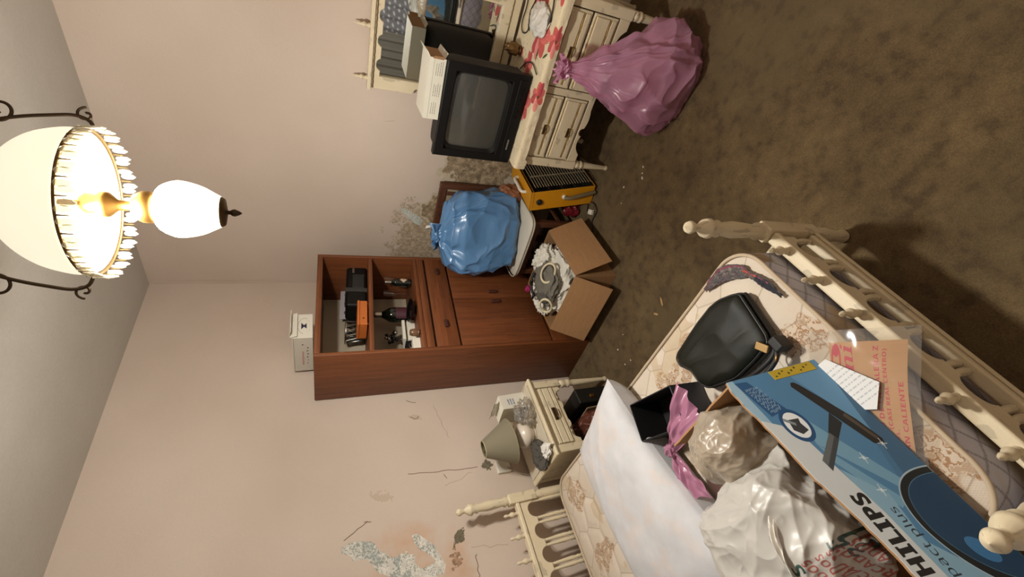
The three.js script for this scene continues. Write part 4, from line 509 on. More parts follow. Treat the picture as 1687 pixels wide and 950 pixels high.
  solo('clear_plastic_bag', 'crumpled clear plastic bag drooping over the nightstand front edge', 'bag', blob(0.06, 0.05, 0.075, { seed: 61, lump: 0.15, crease: 0.3, freq: 2.2, nu: 80, nv: 56, flat: -0.9 }), M.film, [0.335, top + 0.052, 1.49]);
  const gb = thing('grey_cloth_bundle', 'crumpled dark grey cloth bundle at the nightstand end near the bed', 'cloth', [0.285, top + 0.0045, 1.725]);
  part(gb, 'bundle', blob(0.06, 0.032, 0.078, { seed: 66, lump: 0.1, crease: 0.22, freq: 1.8, nu: 90, nv: 60, flat: -0.8, facet: 0.6 }), std({ color: 0x4a463f, roughness: 0.9 }), [0.01, 0.03, 0]); part(gb, 'white_lining', blob(0.06, 0.02, 0.035, { seed: 69, lump: 0.15, crease: 0.3, nu: 50, nv: 36 }), M.white, [0.075, 0.02, 0.012]);
  solo('wall_outlet', 'cream surface outlet box on the wall behind the table lamp', 'outlet', rbox(0.022, 0.085, 0.075, 0.006), M.whiteCard, [0.011, 0.71, 1.628]);
  solo('lamp_flex', 'thin cable running from the wall outlet behind the nightstand', 'cable', tube([[0.024, 0.69, 1.64], [0.03, 0.66, 1.67], [0.02, 0.6, 1.7], [0.018, 0.5, 1.705]], 0.0025, 40, 6), std({ color: 0x9c8f78, roughness: 0.6 }));
  const bk = thing('black_case', 'black case with a brass clasp standing under the nightstand', 'case', [0.24, 0, 1.44]); part(bk, 'case_body', rbox(0.26, 0.26, 0.1, 0.008), std({ color: 0x11100f, roughness: 0.5 }), [0, 0.131, 0]); part(bk, 'clasp', rbox(0.012, 0.03, 0.02, 0.003), M.brass, [0.132, 0.16, 0.01]);
  const bb = thing('brown_handbag', 'worn reddish brown leather bag leaning on the black case', 'bag', [0.255, 0, 1.6]); part(bb, 'bag_body', blob(0.15, 0.155, 0.07, { seed: 72, lump: 0.08, crease: 0.14, nu: 80, nv: 56, pw: 0.7, flat: -0.95 }), phy({ color: 0x5a3024, roughness: 0.38, clearcoat: 0.25 }), [0, 0.15, 0]); part(bb, 'paper_edge', rbox(0.2, 0.17, 0.006, 0.002), std({ color: 0x8d7a60, roughness: 0.8 }), [0.02, 0.15, -0.075], [0.06, 0, 0]);
}

// ------------------------------------------------------------------ bed
const BED = { x0: 0.12, x1: 1.895, z0: 1.845, z1: 2.68 };
{
  const g = thing('bed', 'cream spindle bed frame with turned posts, notched headboard and low footboard', 'bed');
  const bedPost = (h, sq0, sq1) => { // square block between turned ends
    const top = h - sq1; return mergeGeometries([
      lathe([[0.0001, 0], [0.019, 0.002], [0.024, 0.02], [0.018, 0.035], [0.022, sq0 * 0.55], [0.026, sq0 - 0.05], [0.021, sq0 - 0.035], [0.027, sq0 - 0.025], [0.02, sq0 - 0.014], [0.026, sq0]], 28),
      lathe([[0.026, sq1], [0.02, sq1 + 0.01], [0.028, sq1 + 0.024], [0.02, sq1 + 0.036], [0.024, sq1 + top * 0.3], [0.0255, sq1 + top * 0.42], [0.019, sq1 + top * 0.58], [0.026, sq1 + top * 0.62], [0.019, sq1 + top * 0.665], [0.03, sq1 + top * 0.72], [0.026, sq1 + top * 0.77], [0.012, sq1 + top * 0.83], [0.011, sq1 + top * 0.87], [0.019, sq1 + top * 0.93], [0.015, sq1 + top * 0.97], [0.0001, h]], 28),
      metreUV(new RoundedBoxGeometry(0.052, sq1 - sq0 + 0.004, 0.052, 2, 0.005)).translate(0, (sq0 + sq1) / 2, 0)].map((q) => { const n = q.index ? q.toNonIndexed() : q; return n; }));
  };
  const hp = bedPost(1.075, 0.63, 0.785), fp = bedPost(0.75, 0.175, 0.43); part(g, 'head_post', hp, M.cream, [BED.x0, 0, BED.z0 + 0.015]); part(g, 'head_post', hp, M.cream, [BED.x0, 0, BED.z1]); part(g, 'foot_post', fp, M.cream, [BED.x1, 0, BED.z0]); part(g, 'foot_post', fp, M.cream, [BED.x1, 0, BED.z1]);
  const za = BED.z0 + 0.026, zb = BED.z1 - 0.026;
  const finial = lathe([[0.009, 0], [0.011, 0.005], [0.0065, 0.012], [0.012, 0.026], [0.014, 0.036], [0.008, 0.046], [0.005, 0.054], [0.0085, 0.066], [0.006, 0.076], [0.0001, 0.082]], 22);
  const spindle = (h) => lathe([[0.0001, 0], [0.006, 0.001], [0.009, h * 0.2], [0.0105, h * 0.33], [0.007, h * 0.4], [0.011, h * 0.43], [0.007, h * 0.46], [0.011, h * 0.49], [0.007, h * 0.52], [0.0105, h * 0.62], [0.008, h * 0.82], [0.006, h], [0.0001, h]], 18);
  for (const [n, x, yr, yb, yl, s] of [['head', BED.x0, 0.755, 0.657, 0.36, 7], ['foot', BED.x1, 0.415, 0.318, 0.24, 6]]) {
    part(g, n + '_rail', between(x - 0.02, x + 0.02, yr - 0.022, yr, za, zb, 0.007, 'x'), M.cream);
    const w = zb - za, nn = s; const bd = extrude(scallopRow(-zb + 0.006, -za - 0.006, yr - 0.026, yb, nn, n === 'head' ? 0.037 : 0.04), 0.02, 0.003, 14).rotateY(PI / 2); part(g, 'notched_board', metreUV(bd, 'x'), M.cream, [x - 0.01, 0, 0]);
    part(g, n + '_lower_rail', between(x - 0.018, x + 0.018, yl - 0.05, yl, za, zb, 0.006, 'x'), M.cream); part(g, 'rail_moulding', between(x + 0.019, x + 0.026, yl - 0.03, yl - 0.018, za, zb, 0.002, 'x'), M.cream);
    const sp = spindle(yb - yl); for (let k = 0; k <= nn; k++) { const c = za + 0.006 + k * (w - 0.012) / nn; for (const d of k === 0 ? [0.012] : k === nn ? [-0.012] : [-0.012, 0.012]) part(g, 'spindle', sp, M.cream, [x, yl, c + d]); }
    for (let k = 0; k < nn; k++) part(g, 'finial', finial, M.cream, [x, yr - 0.002, za + 0.006 + (k + 0.5) * (w - 0.012) / nn]);
  }
  part(g, 'side_rail', between(BED.x0 + 0.026, BED.x1 - 0.026, 0.2, 0.32, BED.z0 - 0.008, BED.z0 + 0.012, 0.004, 'x'), M.cream); part(g, 'side_rail', between(BED.x0 + 0.026, BED.x1 - 0.026, 0.2, 0.32, BED.z1 - 0.012, BED.z1 + 0.008, 0.004, 'x'), M.cream);
  for (let k = 0; k < 6; k++) part(g, 'bed_slat', between(0.26 + k * 0.27, 0.35 + k * 0.27, 0.07, 0.085, BED.z0 + 0.013, BED.z1 - 0.013, 0.003), M.cream);
  rebase(g, 0.98, 0, 2.26);
}
// mattress: quilted in rounded cells, brown flower print, grey-blue sides with stains
const cellSites = []; { const r = rng(91); for (let i = -1; i < 15; i++) for (let j = -1; j < 8; j++) cellSites.push([i * 0.128 + (j % 2) * 0.064 + (r() - 0.5) * 0.045, 1.84 + j * 0.118 + (r() - 0.5) * 0.045]); }
function cellEdge(x, z) { let a = 9, b = 9; for (const s of cellSites) { const dx = s[0] - x, dz = s[1] - z; if (dx > 0.3 || dx < -0.3 || dz > 0.3 || dz < -0.3) continue; const d = Math.hypot(dx, dz); if (d < a) { b = a; a = d; } else if (d < b) b = d; } return b - a; }
const MAT = { x0: 0.15, x1: 1.85, z0: 1.846, z1: 2.668, top: 0.498, bot: 0.245, r: 0.1 };
{
  const cx = (MAT.x0 + MAT.x1) / 2, cz = (MAT.z0 + MAT.z1) / 2, hx = (MAT.x1 - MAT.x0) / 2, hz = (MAT.z1 - MAT.z0) / 2;
  const outline = (u, grow = 0) => { const X = hx + grow, Z = hz + grow, r = MAT.r + grow, a = X - r, b = Z - r, arc = PI * r / 2, L = 4 * a + 4 * b + 4 * arc; let s = u * L; const seg = [[2 * b, (t) => [X, -b + t]], [arc, (t) => [a + r * Math.cos(t / r), b + r * Math.sin(t / r)]], [2 * a, (t) => [a - t, Z]], [arc, (t) => [-a - r * Math.sin(t / r), b + r * Math.cos(t / r)]], [2 * b, (t) => [-X, b - t]], [arc, (t) => [-a - r * Math.cos(t / r), -b - r * Math.sin(t / r)]], [2 * a, (t) => [-a + t, -Z]], [arc, (t) => [a + r * Math.sin(t / r), -b - r * Math.cos(t / r)]]]; for (const [l, f] of seg) { if (s <= l) { const p = f(s); return [cx + p[0], cz + p[1]]; } s -= l; } const p = seg[7][1](arc); return [cx + p[0], cz + p[1]]; };
  const W = 1536, H = 720, sx = (MAT.x1 - MAT.x0) / W; const fl = [[0.3, 1.97, 0.1], [1.46, 1.95, 0.07], [1.30, 1.98, 0.085], [1.78, 2.17, 0.06], [0.35, 2.28, 0.1], [1.6, 2.12, 0.05], [0.9, 2.0, 0.06], [0.22, 2.5, 0.09], [1.81, 2.55, 0.09], [1.2, 2.5, 0.1]];
  const topMap = asTexture(pixels(W, H, (i, j) => { const x = MAT.x0 + i * sx, z = MAT.z0 + j / H * (MAT.z1 - MAT.z0); let c = mix3(hex(0xc0b2a0), hex(0xd8ccbc), fbm(x * 6, z * 6, 3, 600) * 0.8 + hash(i, j, 5) * 0.2); const w = (fbm(x * 16, z * 16, 3, 610) - 0.5) * 1.4; for (const f of fl) { const d = Math.hypot(x - f[0], (z - f[1]) * 1.2) / f[2] + w; if (d < 1) { const p = fbm(x * 70, z * 70, 3, 620); const q = Math.abs(p - 0.5) < 0.055 ? 0.75 : p > 0.62 ? 0.42 : 0.1; c = mix3(c, hex(0x8a5f3a), q * sstep(1, 0.8, d)); } } const e = cellEdge(x, z); if (e < 0.006) c = mix3(c, hex(0x8a7863), 0.55 * (1 - e / 0.006)); if (fbm(x * 9, z * 9, 3, 630) > 0.68) c = mix3(c, hex(0xa98c62), 0.3); return c; }));
  topMap.wrapS = topMap.wrapT = THREE.ClampToEdgeWrapping;
  const g = thing('mattress', 'stained old quilted mattress with brown flower print and grey-blue sides', 'mattress');
  const topG = sheet(300, 90, (u, v) => { const o = outline(1 - u); const k = Math.pow(v, 0.75); const x = mix(cx, o[0], k), z = mix(cz, o[1], k); const e = cellEdge(x, z); return [x, MAT.top - 0.005 + 0.006 * sstep(0, 0.05, e) * (1 - v ** 8) + 0.006 * n3(x * 3, z * 3, 4) * (1 - v ** 6) - 0.006 * v ** 20, z]; });
  { const p = topG.attributes.position, q = topG.attributes.uv; for (let i = 0; i < p.count; i++) q.setXY(i, (p.getX(i) - MAT.x0) / (MAT.x1 - MAT.x0), 1 - (p.getZ(i) - MAT.z0) / (MAT.z1 - MAT.z0)); }
  const bandMap = asTexture(pixels(1024, 128, (i, j) => { const x = i / 1024 * 5, y = j / 128 * 0.25; let c = mix3(hex(0xa3a2b2), hex(0xc6c4d0), fbm(x * 8, y * 8, 3, 640)); const s = fbm(x * 3.2, y * 7, 3, 650); if (s > 0.56) c = mix3(c, hex(0x9a7f5c), clamp((s - 0.56) * 7) * 0.8); const q = Math.abs(((x * 14 + y * 14) % 1) - 0.5), q2 = Math.abs((((x * 14 - y * 14) % 1) + 1) % 1 - 0.5); if (Math.min(q, q2) < 0.05) c = mix3(c, hex(0x6d6a70), 0.6); return c; }));
  part(g, 'quilted_top', topG, std({ map: topMap, roughness: 0.85, bumpMap: weave, bumpScale: 0.0006 }));
  part(g, 'side_band', sheet(300, 16, (u, v) => { const s = Math.sin(v * PI), o = outline(1 - u, 0.012 * s ** 0.6 + 0.004 * s * n3(u * 90, v * 5, 2)); return [o[0], mix(MAT.bot, MAT.top - 0.008, v), o[1]]; }, true), std({ map: bandMap, roughness: 0.85 }));
  part(g, 'underside', sheet(120, 6, (u, v) => { const o = outline(u); return [mix(cx, o[0], v), MAT.bot, mix(cz, o[1], v)]; }), std({ color: 0x8f8d90, roughness: 0.9 }));
  const pipe = (y) => tube([...Array(140)].map((_, k) => { const o = outline(k / 140, 0.002); return [o[0], y + 0.0015 * n3(k * 0.4, 1, 1), o[1]]; }), 0.006, 560, 8, true); const pm = std({ color: 0xb9a78e, roughness: 0.8 }); part(g, 'piping', pipe(MAT.top - 0.006), pm); part(g, 'piping', pipe(MAT.bot + 0.006), pm);
  rebase(g, cx, 0.245, cz);
  const bs = thing('box_spring', 'fabric covered grey-blue box spring under the quilted mattress', 'box spring'); part(bs, 'side_cover', sheet(200, 10, (u, v) => { const o = outline(1 - u, -0.004 + 0.004 * Math.sin(v * PI)); return [o[0], mix(0.09, 0.242, v), o[1]]; }, true), std({ map: bandMap, roughness: 0.9 })); part(bs, 'top_cover', new THREE.BoxGeometry(hx * 2 - 0.06, 0.006, hz * 2 - 0.06), std({ color: 0x8f8d90, roughness: 0.9 }), [cx, 0.239, cz]); part(bs, 'bottom_cover', new THREE.BoxGeometry(hx * 2 - 0.06, 0.006, hz * 2 - 0.06), std({ color: 0x8f8d90, roughness: 0.9 }), [cx, 0.093, cz]);
  rebase(bs, cx, 0.09, cz);
}
// patterned cloth strip tucked along the mattress corner
{
  const map = asTexture(draw(512, 128, (g, w, h) => { g.fillStyle = '#514c4c'; g.fillRect(0, 0, w, h); const r = rng(31); for (let k = 0; k < 260; k++) { g.fillStyle = ['#2b2a30', '#77706a', '#3c3840', '#6a4340', '#8b8378'][k % 5]; g.globalAlpha = 0.6; g.beginPath(); g.ellipse(r() * w, r() * h, 3 + r() * 15, 2 + r() * 6, r() * 3, 0, 7); g.fill(); } g.globalAlpha = 0.9; g.fillStyle = '#b5493c'; g.fillRect(270, 70, 80, 26); g.fillStyle = '#7e3a4c'; g.fillRect(0, 104, w * 0.55, 14); g.fillStyle = '#24252e'; g.fillRect(350, 10, 162, 110); g.fillStyle = '#8c4a58'; g.fillRect(350, 86, 70, 22); }));
  const path = new THREE.CatmullRomCurve3([V3(1.66, 0, 1.862), V3(1.705, 0, 1.866), V3(1.75, 0, 1.88), V3(1.79, 0, 1.915), V3(1.813, 0, 1.965), V3(1.83, 0, 2.065)]); const wid = curve([[0, 0.006], [0.1, 0.016], [0.3, 0.025], [0.5, 0.022], [0.6, 0.01], [0.8, 0.013], [1, 0.004]]);
  solo('patterned_cloth', 'dark patterned cloth strip crumpled along the mattress foot corner', 'cloth', slabSheet(80, 14, (u, v) => { const p = path.getPointAt(u), t = path.getTangentAt(u), w = wid(u) * (v - 0.5) * 2; return [p.x - t.z * w, MAT.top + 0.006 + 0.007 * Math.abs(n3(u * 16, v * 3, 5)) + 0.004 * n3(u * 40, v * 4, 2), p.z + t.x * w]; }, 0.003), std({ map, roughness: 0.9 }));
}
// pillow
{
  const A = V3(1.12, 0.615, 1.815), B = V3(0.605, 0.55, 1.868), C = V3(1.275, 0.615, 2.6), D = V3(0.62, 0.535, 2.62);
  const f = (side) => (u, v) => { const a = u * 2 - 1, b = v * 2 - 1; const e = V3().lerpVectors(B, A, u), q = V3().lerpVectors(D, C, u), p = e.clone().lerp(q, v); const k = Math.pow(Math.max(0, 1 - a ** 4), 0.6) * Math.pow(Math.max(0, 1 - b ** 4), 0.6); const pinch = 1 - 0.05 * (1 - Math.abs(a) ** 2) * Math.abs(b) ** 6 - 0.06 * (1 - b * b) * Math.abs(a) ** 6; const c = V3().addVectors(A, B).add(C).add(D).multiplyScalar(0.25); p.x = c.x + (p.x - c.x) * pinch; p.z = c.z + (p.z - c.z) * pinch; const wr = 0.006 * n3(p.x * 7, p.z * 7, 3) + 0.007 * ridge(p.x * 4 + p.z * 3, p.z * 1.2, 7) * k; const up = 0.075 * k + wr * (0.3 + k); p.y = side > 0 ? p.y + up : mix(p.y, 0.507, Math.pow(Math.max(0, 1 - Math.abs(a) ** 14), 0.5) * Math.pow(Math.max(0, 1 - Math.abs(b) ** 14), 0.5)); return [p.x, p.y, p.z]; };
  const top = sheet(90, 110, f(1)), bot = sheet(120, 140, f(-1)); const ix = Array.from(top.index.array); for (let i = 0; i < ix.length; i += 3) { const s = ix[i]; ix[i] = ix[i + 1]; ix[i + 1] = s; } top.setIndex(ix); top.computeVertexNormals();
  const map = asTexture(pixels(512, 640, (i, j) => { const t = fbm(i / 34, j / 34, 4, 700), q = fbm(i / 60 + 9, j / 60, 3, 710); let c = mix3(hex(0xbbbabb), hex(0xcbcacc), t); if (q > 0.52) c = mix3(c, hex(0xd2b7a6), clamp((q - 0.52) * 5) * 0.22); const m = fbm(i / 14, j / 14, 3, 720); if (m > 0.6) c = mix3(c, hex(0xbcc4ca), clamp((m - 0.6) * 8) * 0.35); return c; }));
  const g = thing('pillow', 'large white pillow with faint print lying across the head of the mattress', 'pillow', [0.9, 0.5, 2.22]);
  const tm = part(g, 'pillow_top', top, std({ map, roughness: 0.92, bumpMap: weave, bumpScale: 0.0006 })), bm = part(g, 'pillow_underside', bot, tm.material); tm.position.set(-0.9, -0.5, -2.22); bm.position.copy(tm.position);
}
// black leather bag
{
  const g = thing('black_leather_bag', 'dark leather handbag with zipped gusset and brass buckle lying on the mattress', 'bag', [1.59, 0.502, 2.06]);
  const P = [[1.70, 1.955], [1.755, 1.985], [1.752, 2.02], [1.735, 2.11], [1.725, 2.14], [1.66, 2.148], [1.57, 2.146], [1.475, 2.112], [1.452, 2.085], [1.45, 2.03], [1.425, 1.985], [1.43, 1.967], [1.45, 1.957], [1.58, 1.945], [1.66, 1.945]];
  const sp = new THREE.CatmullRomCurve3(P.map((p) => V3(p[0] - 1.59, 0, p[1] - 2.06)), true, 'catmullrom', 0.12);
  const dome = (h0, h1, grow, seed) => sheet(120, 36, (u, v) => { const o = sp.getPointAt((1 - u) % 1); const k = v < 0.72 ? v / 0.72 : 1 ; const side = v < 0.72 ? 0 : (v - 0.72) / 0.28; const q = Math.pow(k, 0.8) * (1 + grow); const x = o.x * q, z = o.z * q; const y = v < 0.72 ? h1 - 0.012 * k ** 6 + 0.005 * n3(x * 9 + seed, z * 9, 2) * (1 - k ** 5) + 0.006 * ridge(x * 5 + seed, z * 11, 5) * (1 - k ** 4) : mix(h1 - 0.012, h0, side); return [x * (1 + 0.03 * Math.sin(side * PI)), y, z * (1 + 0.03 * Math.sin(side * PI))]; });
  const lea = phy({ color: 0x16170f, roughness: 0.5, specularIntensity: 0.55, bumpMap: fine, bumpScale: 0.0006 });
  part(g, 'bag_front', dome(0.028, 0.066, 0, 1), lea); part(g, 'bag_back', dome(0, 0.036, 0.03, 5), std({ color: 0x151611, roughness: 0.55 }));
  const edge = (y, gr, s = 0, e = 1) => [...Array(40)].map((_, k) => { const o = sp.getPointAt((s + (e - s) * k / 40) % 1); return [o.x * gr, y, o.z * gr]; });
  part(g, 'zip_piping', tube(edge(0.047, 1.035), 0.004, 160, 6, true), std({ color: 0x0d0d0b, roughness: 0.5 })); part(g, 'zip_piping', tube(edge(0.03, 1.05), 0.004, 160, 6, true), std({ color: 0x0d0d0b, roughness: 0.5 }));
  part(g, 'buckle_strap', rbox(0.03, 0.05, 0.042, 0.006), M.cable, [0.155, 0.035, 0.105]); part(g, 'buckle', rbox(0.022, 0.008, 0.038, 0.002), std({ color: 0x9a7b4c, roughness: 0.5, metalness: 0.4 }), [0.125, 0.066, 0.09], [0, 0.5, 0.0]);
  for (const k of [0, 1]) part(g, 'strap_loop', tube([[0.15, 0.04, 0.09], [0.13, 0.055, 0.12 + k * 0.012], [0.06, 0.06, 0.125 + k * 0.02], [0.0, 0.05, 0.11 + k * 0.022], [-0.05, 0.04, 0.085 + k * 0.015], [0.02, 0.03, 0.08]], 0.007, 50, 8), M.cable);
  part(g, 'ring', new THREE.TorusGeometry(0.018, 0.0025, 8, 28), M.brass, [0.12, 0.05, 0.125], [1.0, 0.3, 0]); part(g, 'rivet', lathe([[0.0001, 0.003], [0.004, 0.0028], [0.0055, 0]], 14), M.brass, [-0.152, 0.057, -0.085]);
}
// black open box
{
  const g = thing('black_open_box', 'open matt black box lying between the pillow and the cardboard carton', 'box', [1.285, 0.505, 2.085], -0.3); const a = 0.23, b = 0.13, h = 0.14, t = 0.004; const m = std({ color: 0x121213, roughness: 0.55 }), e = std({ color: 0x3b3c44, roughness: 0.5 });  // lighter grey paints the light falling on the near end wall
  g.rotation.order = 'YXZ'; part(g, 'box_bottom', rbox(a, t, b, 0.001), m, [0, t / 2, 0]); part(g, 'box_wall', rbox(a, h, t, 0.001), m, [0, h / 2, b / 2]); part(g, 'box_wall', rbox(a, h, t, 0.001), m, [0, h / 2, -b / 2]); part(g, 'end_wall', rbox(t, h, b - t, 0.001), e, [a / 2, h / 2, 0]); part(g, 'end_wall', rbox(t, h, b - t, 0.001), m, [-a / 2, h / 2, 0]);
}
// bread bag in clear plastic, half under the carton
const breadTex = asTexture(draw(1024, 1024, (g, w, h) => { g.fillStyle = '#b98d5e'; g.fillRect(0, 0, w, h); const r = rng(17); for (let k = 0; k < 300; k++) { g.fillStyle = `rgba(${150 + r() * 60},${110 + r() * 40},${70 + r() * 30},.2)`; g.fillRect(r() * w, 0, 1 + r() * 3, h); } g.fillStyle = '#b8233f'; g.textAlign = 'left';
  g.lineWidth = 26; g.strokeStyle = '#b8233f'; g.beginPath(); g.ellipse(880, 95, 120, 60, 0.1, 0, 7); g.stroke(); g.beginPath(); g.arc(945, 98, 48, 0, 7); g.fill(); g.textAlign = 'right'; g.font = 'italic bold 230px serif'; g.fillText('rmi', 985, 345);
  g.font = 'bold 92px sans-serif'; g.fillText('PASEO DE LA CALERA Z', 985, 690, 860); g.font = 'bold 70px sans-serif'; g.fillText('(CASI REAL CENTRO)', 960, 785, 640); g.font = 'bold 60px sans-serif'; g.fillText('TEL.', 330, 860); g.font = 'bold 84px sans-serif'; g.fillText('PAN CALIENTE', 700, 975); }));
{
  // local frame: a runs away from the bed's far side along the bag's upper edge, b down its side
  const O = [1.80, 2.205], ea = [0.165, 0.13], eb = [-0.165, 0.19]; const drop = (x) => MAT.top + 0.011 - 0.05 * sstep(1.86, 2.02, x);
  const f = (a0, a1, b0, b1, dy, am) => (u, v) => { const a = mix(a0, a1, u), b = mix(b0, b1, v); const x = O[0] + ea[0] * a + eb[0] * b, z = O[1] + ea[1] * a + eb[1] * b; return [x, drop(x) + dy + am * n3(a * 6, b * 6, dy * 900), z]; };
  const kraft = slabSheet(36, 44, (u, v) => f(0.2, 0.93, 0.02, 1.18, 0.002, 0.0012)(1 - u, v), 0.0025); { const q = kraft.attributes.uv; for (let i = 0; i < q.count; i++) { const u = q.getX(i), v = q.getY(i); q.setXY(i, 1 - v, u); } }
  solo('bread_bag', 'brown kraft bread bag printed in red, tucked under the blue carton', 'bag', kraft, std({ map: breadTex, roughness: 0.75 }));
  solo('clear_sleeve', 'clear plastic sleeve around the brown bread bag at the bed foot', 'bag', sheet(60, 70, (u, v) => f(-0.12, 1.04, -0.1, 1.3, 0.0072, 0.0022)(1 - u, v)), phy({ color: 0xf2f0ec, roughness: 0.16, transmission: 0.93, thickness: 0, side: THREE.DoubleSide }));
  const rt = asTexture(draw(256, 256, (q) => { q.fillStyle = '#d4d4d2'; q.fillRect(0, 0, 256, 256); q.fillStyle = '#b2b3b6'; const r = rng(5); for (let k = 0; k < 9; k++) { let x = 24; while (x < 210) { const l = 6 + r() * 22; q.fillRect(x, 60 + k * 17, l, 5); x += l + 7; } } }));
  const pts = [[1.765, 2.262], [1.798, 2.262], [1.852, 2.372], [1.802, 2.412], [1.765, 2.39]]; const s = poly(pts.map((p) => [p[0], -p[1]])); const pg = extrude(s, 0.0012, 0.0003).rotateX(-PI / 2); { const p = pg.attributes.position, q = pg.attributes.uv; for (let i = 0; i < p.count; i++) { p.setY(i, p.getY(i) + drop(p.getX(i)) + 0.012); q.setXY(i, (p.getX(i) - 1.76) / 0.11, (p.getZ(i) - 2.25) / 0.18); } }
  solo('paper_receipt', 'white printed paper slip sticking out from under the blue carton', 'paper', pg, std({ map: rt, roughness: 0.8 }));
}
// blue vacuum cleaner carton standing open on the mattress
{
  const g = thing('vacuum_carton', 'large open blue carton printed with a vacuum cleaner, full of plastic bags', 'box', [1.772, MAT.top + 0.02, 2.244], 0.058);
  const L = 0.54, D = 0.285, t = 0.005; const topY = curve([[0, 0.352], [0.02, 0.358], [0.2, 0.335], [0.45, 0.29], [0.54, 0.275]]);
  const art = asTexture(draw(1620, 1080, (q, w, h) => { // 3 px per mm; x from the left edge (s = L) to the right edge (s = 0), y down from 0.36
    const X = (s) => (L - s) * 3000, Y = (y) => (0.36 - y) * 3000; const path = (pts, close = true) => { q.beginPath(); pts.forEach((p, i) => (i ? q.lineTo(X(p[0]), Y(p[1])) : q.moveTo(X(p[0]), Y(p[1])))); if (close) q.closePath(); };
    q.fillStyle = '#446f92'; q.fillRect(0, 0, w, h); q.fillStyle = '#4a7a9f'; path([[0, 0.36], [0.54, 0.36], [0.54, 0.2], [0.1, 0.02], [0, 0]]); q.fill(); q.fillStyle = '#5c8db2'; path([[0.0, 0.09], [0.03, 0.13], [0.22, 0.04], [0.22, 0], [0.0, 0]]); q.fill(); q.fillStyle = '#3a607f'; path([[0.05, 0.0], [0.36, 0.1], [0.4, 0.0]]); q.fill();
    q.fillStyle = '#6f9ab4'; path([[0.12, 0.22], [0.2, 0.24], [0.33, 0.12], [0.31, 0.1]]); q.fill(); path([[0.2, 0.24], [0.25, 0.235], [0.36, 0.17], [0.35, 0.14]]); q.fill(); q.fillStyle = '#7fa5bb'; path([[0.26, 0.24], [0.54, 0.21], [0.54, 0.06], [0.42, 0.19], [0.33, 0.17]]); q.fill();
    q.fillStyle = '#8fafc2'; path([[0.0, 0.36], [0.2, 0.345], [0.2, 0.31], [0.03, 0.325], [0, 0.33]]); q.fill(); q.fillStyle = '#c3c9ca'; path([[0.11, 0.36], [0.54, 0.36], [0.54, 0.212], [0.36, 0.224], [0.18, 0.258], [0.14, 0.295]]); q.fill();
    q.fillStyle = '#1d4d78'; path([[0.008, 0.33], [0.115, 0.3], [0.105, 0.235], [0.012, 0.285]]); q.fill(); q.fillStyle = '#9fb7c8'; const r = rng(3); for (let k = 0; k < 8; k++) for (let a = 0.03; a < 0.1;) { const l = 0.003 + r() * 0.008; q.fillRect(X(a + l), Y(0.312 - k * 0.0062 - (a - 0.03) * 0.3), l * 3000 * 0.85, 6); a += l + 0.0025; }
    q.fillStyle = '#184670'; q.beginPath(); q.arc(X(0.148), Y(0.248), 132, 0, 7); q.fill(); q.fillStyle = '#dde3e4'; q.beginPath(); q.arc(X(0.148), Y(0.248), 102, 0, 7); q.fill(); q.fillStyle = '#2f3438'; path([[0.132, 0.262], [0.158, 0.27], [0.172, 0.252], [0.166, 0.226], [0.146, 0.232], [0.134, 0.226]]); q.fill(); q.fillStyle = '#7b868c'; path([[0.124, 0.274], [0.132, 0.277], [0.15, 0.25], [0.143, 0.246]]); q.fill();
    q.fillStyle = '#191b1b'; path([[0.045, 0.15], [0.055, 0.158], [0.1, 0.138], [0.23, 0.078], [0.24, 0.05], [0.225, 0.042], [0.17, 0.06], [0.1, 0.1], [0.055, 0.128], [0.045, 0.138]]); q.fill(); q.fillStyle = '#4c4238'; path([[0.15, 0.075], [0.22, 0.05], [0.226, 0.058], [0.155, 0.088]]); q.fill(); q.fillStyle = '#1c2022'; path([[0.14, 0.12], [0.17, 0.11], [0.205, 0.17], [0.185, 0.18]]); q.fill(); q.fillStyle = '#5b6062'; path([[0.183, 0.175], [0.204, 0.166], [0.262, 0.262], [0.236, 0.266]]); q.fill(); q.fillStyle = '#3a3f42'; path([[0.195, 0.172], [0.204, 0.166], [0.262, 0.262], [0.25, 0.263]]); q.fill();
    q.beginPath(); q.moveTo(X(0.3), Y(0.0)); q.bezierCurveTo(X(0.29), Y(0.12), X(0.34), Y(0.165), X(0.4), Y(0.165)); q.bezierCurveTo(X(0.47), Y(0.16), X(0.54), Y(0.09), X(0.54), Y(0.0)); q.closePath(); q.fillStyle = '#12181c'; q.fill(); q.lineWidth = 10; q.strokeStyle = '#9db3c0'; q.stroke(); q.beginPath(); q.moveTo(X(0.315), Y(0.0)); q.bezierCurveTo(X(0.305), Y(0.1), X(0.345), Y(0.15), X(0.405), Y(0.148)); q.bezierCurveTo(X(0.46), Y(0.142), X(0.52), Y(0.07), X(0.52), Y(0.0)); q.closePath(); q.fillStyle = '#163b58'; q.fill(); q.strokeStyle = '#4d7891'; q.lineWidth = 4; q.stroke(); q.fillStyle = '#3a72a2'; q.beginPath(); q.ellipse(X(0.455), Y(0.075), 90, 60, -0.9, 0, 7); q.fill();
    for (const [a, b] of [[0.253, 0.146], [0.32, 0.18], [0.235, 0.056]]) { q.strokeStyle = '#d5e0e2'; q.lineWidth = 5; for (let k = 0; k < 4; k++) { const t = k * PI / 4 + 0.2, l = k % 2 ? 18 : 40; q.beginPath(); q.moveTo(X(a) - Math.cos(t) * l, Y(b) - Math.sin(t) * l); q.lineTo(X(a) + Math.cos(t) * l, Y(b) + Math.sin(t) * l); q.stroke(); } }
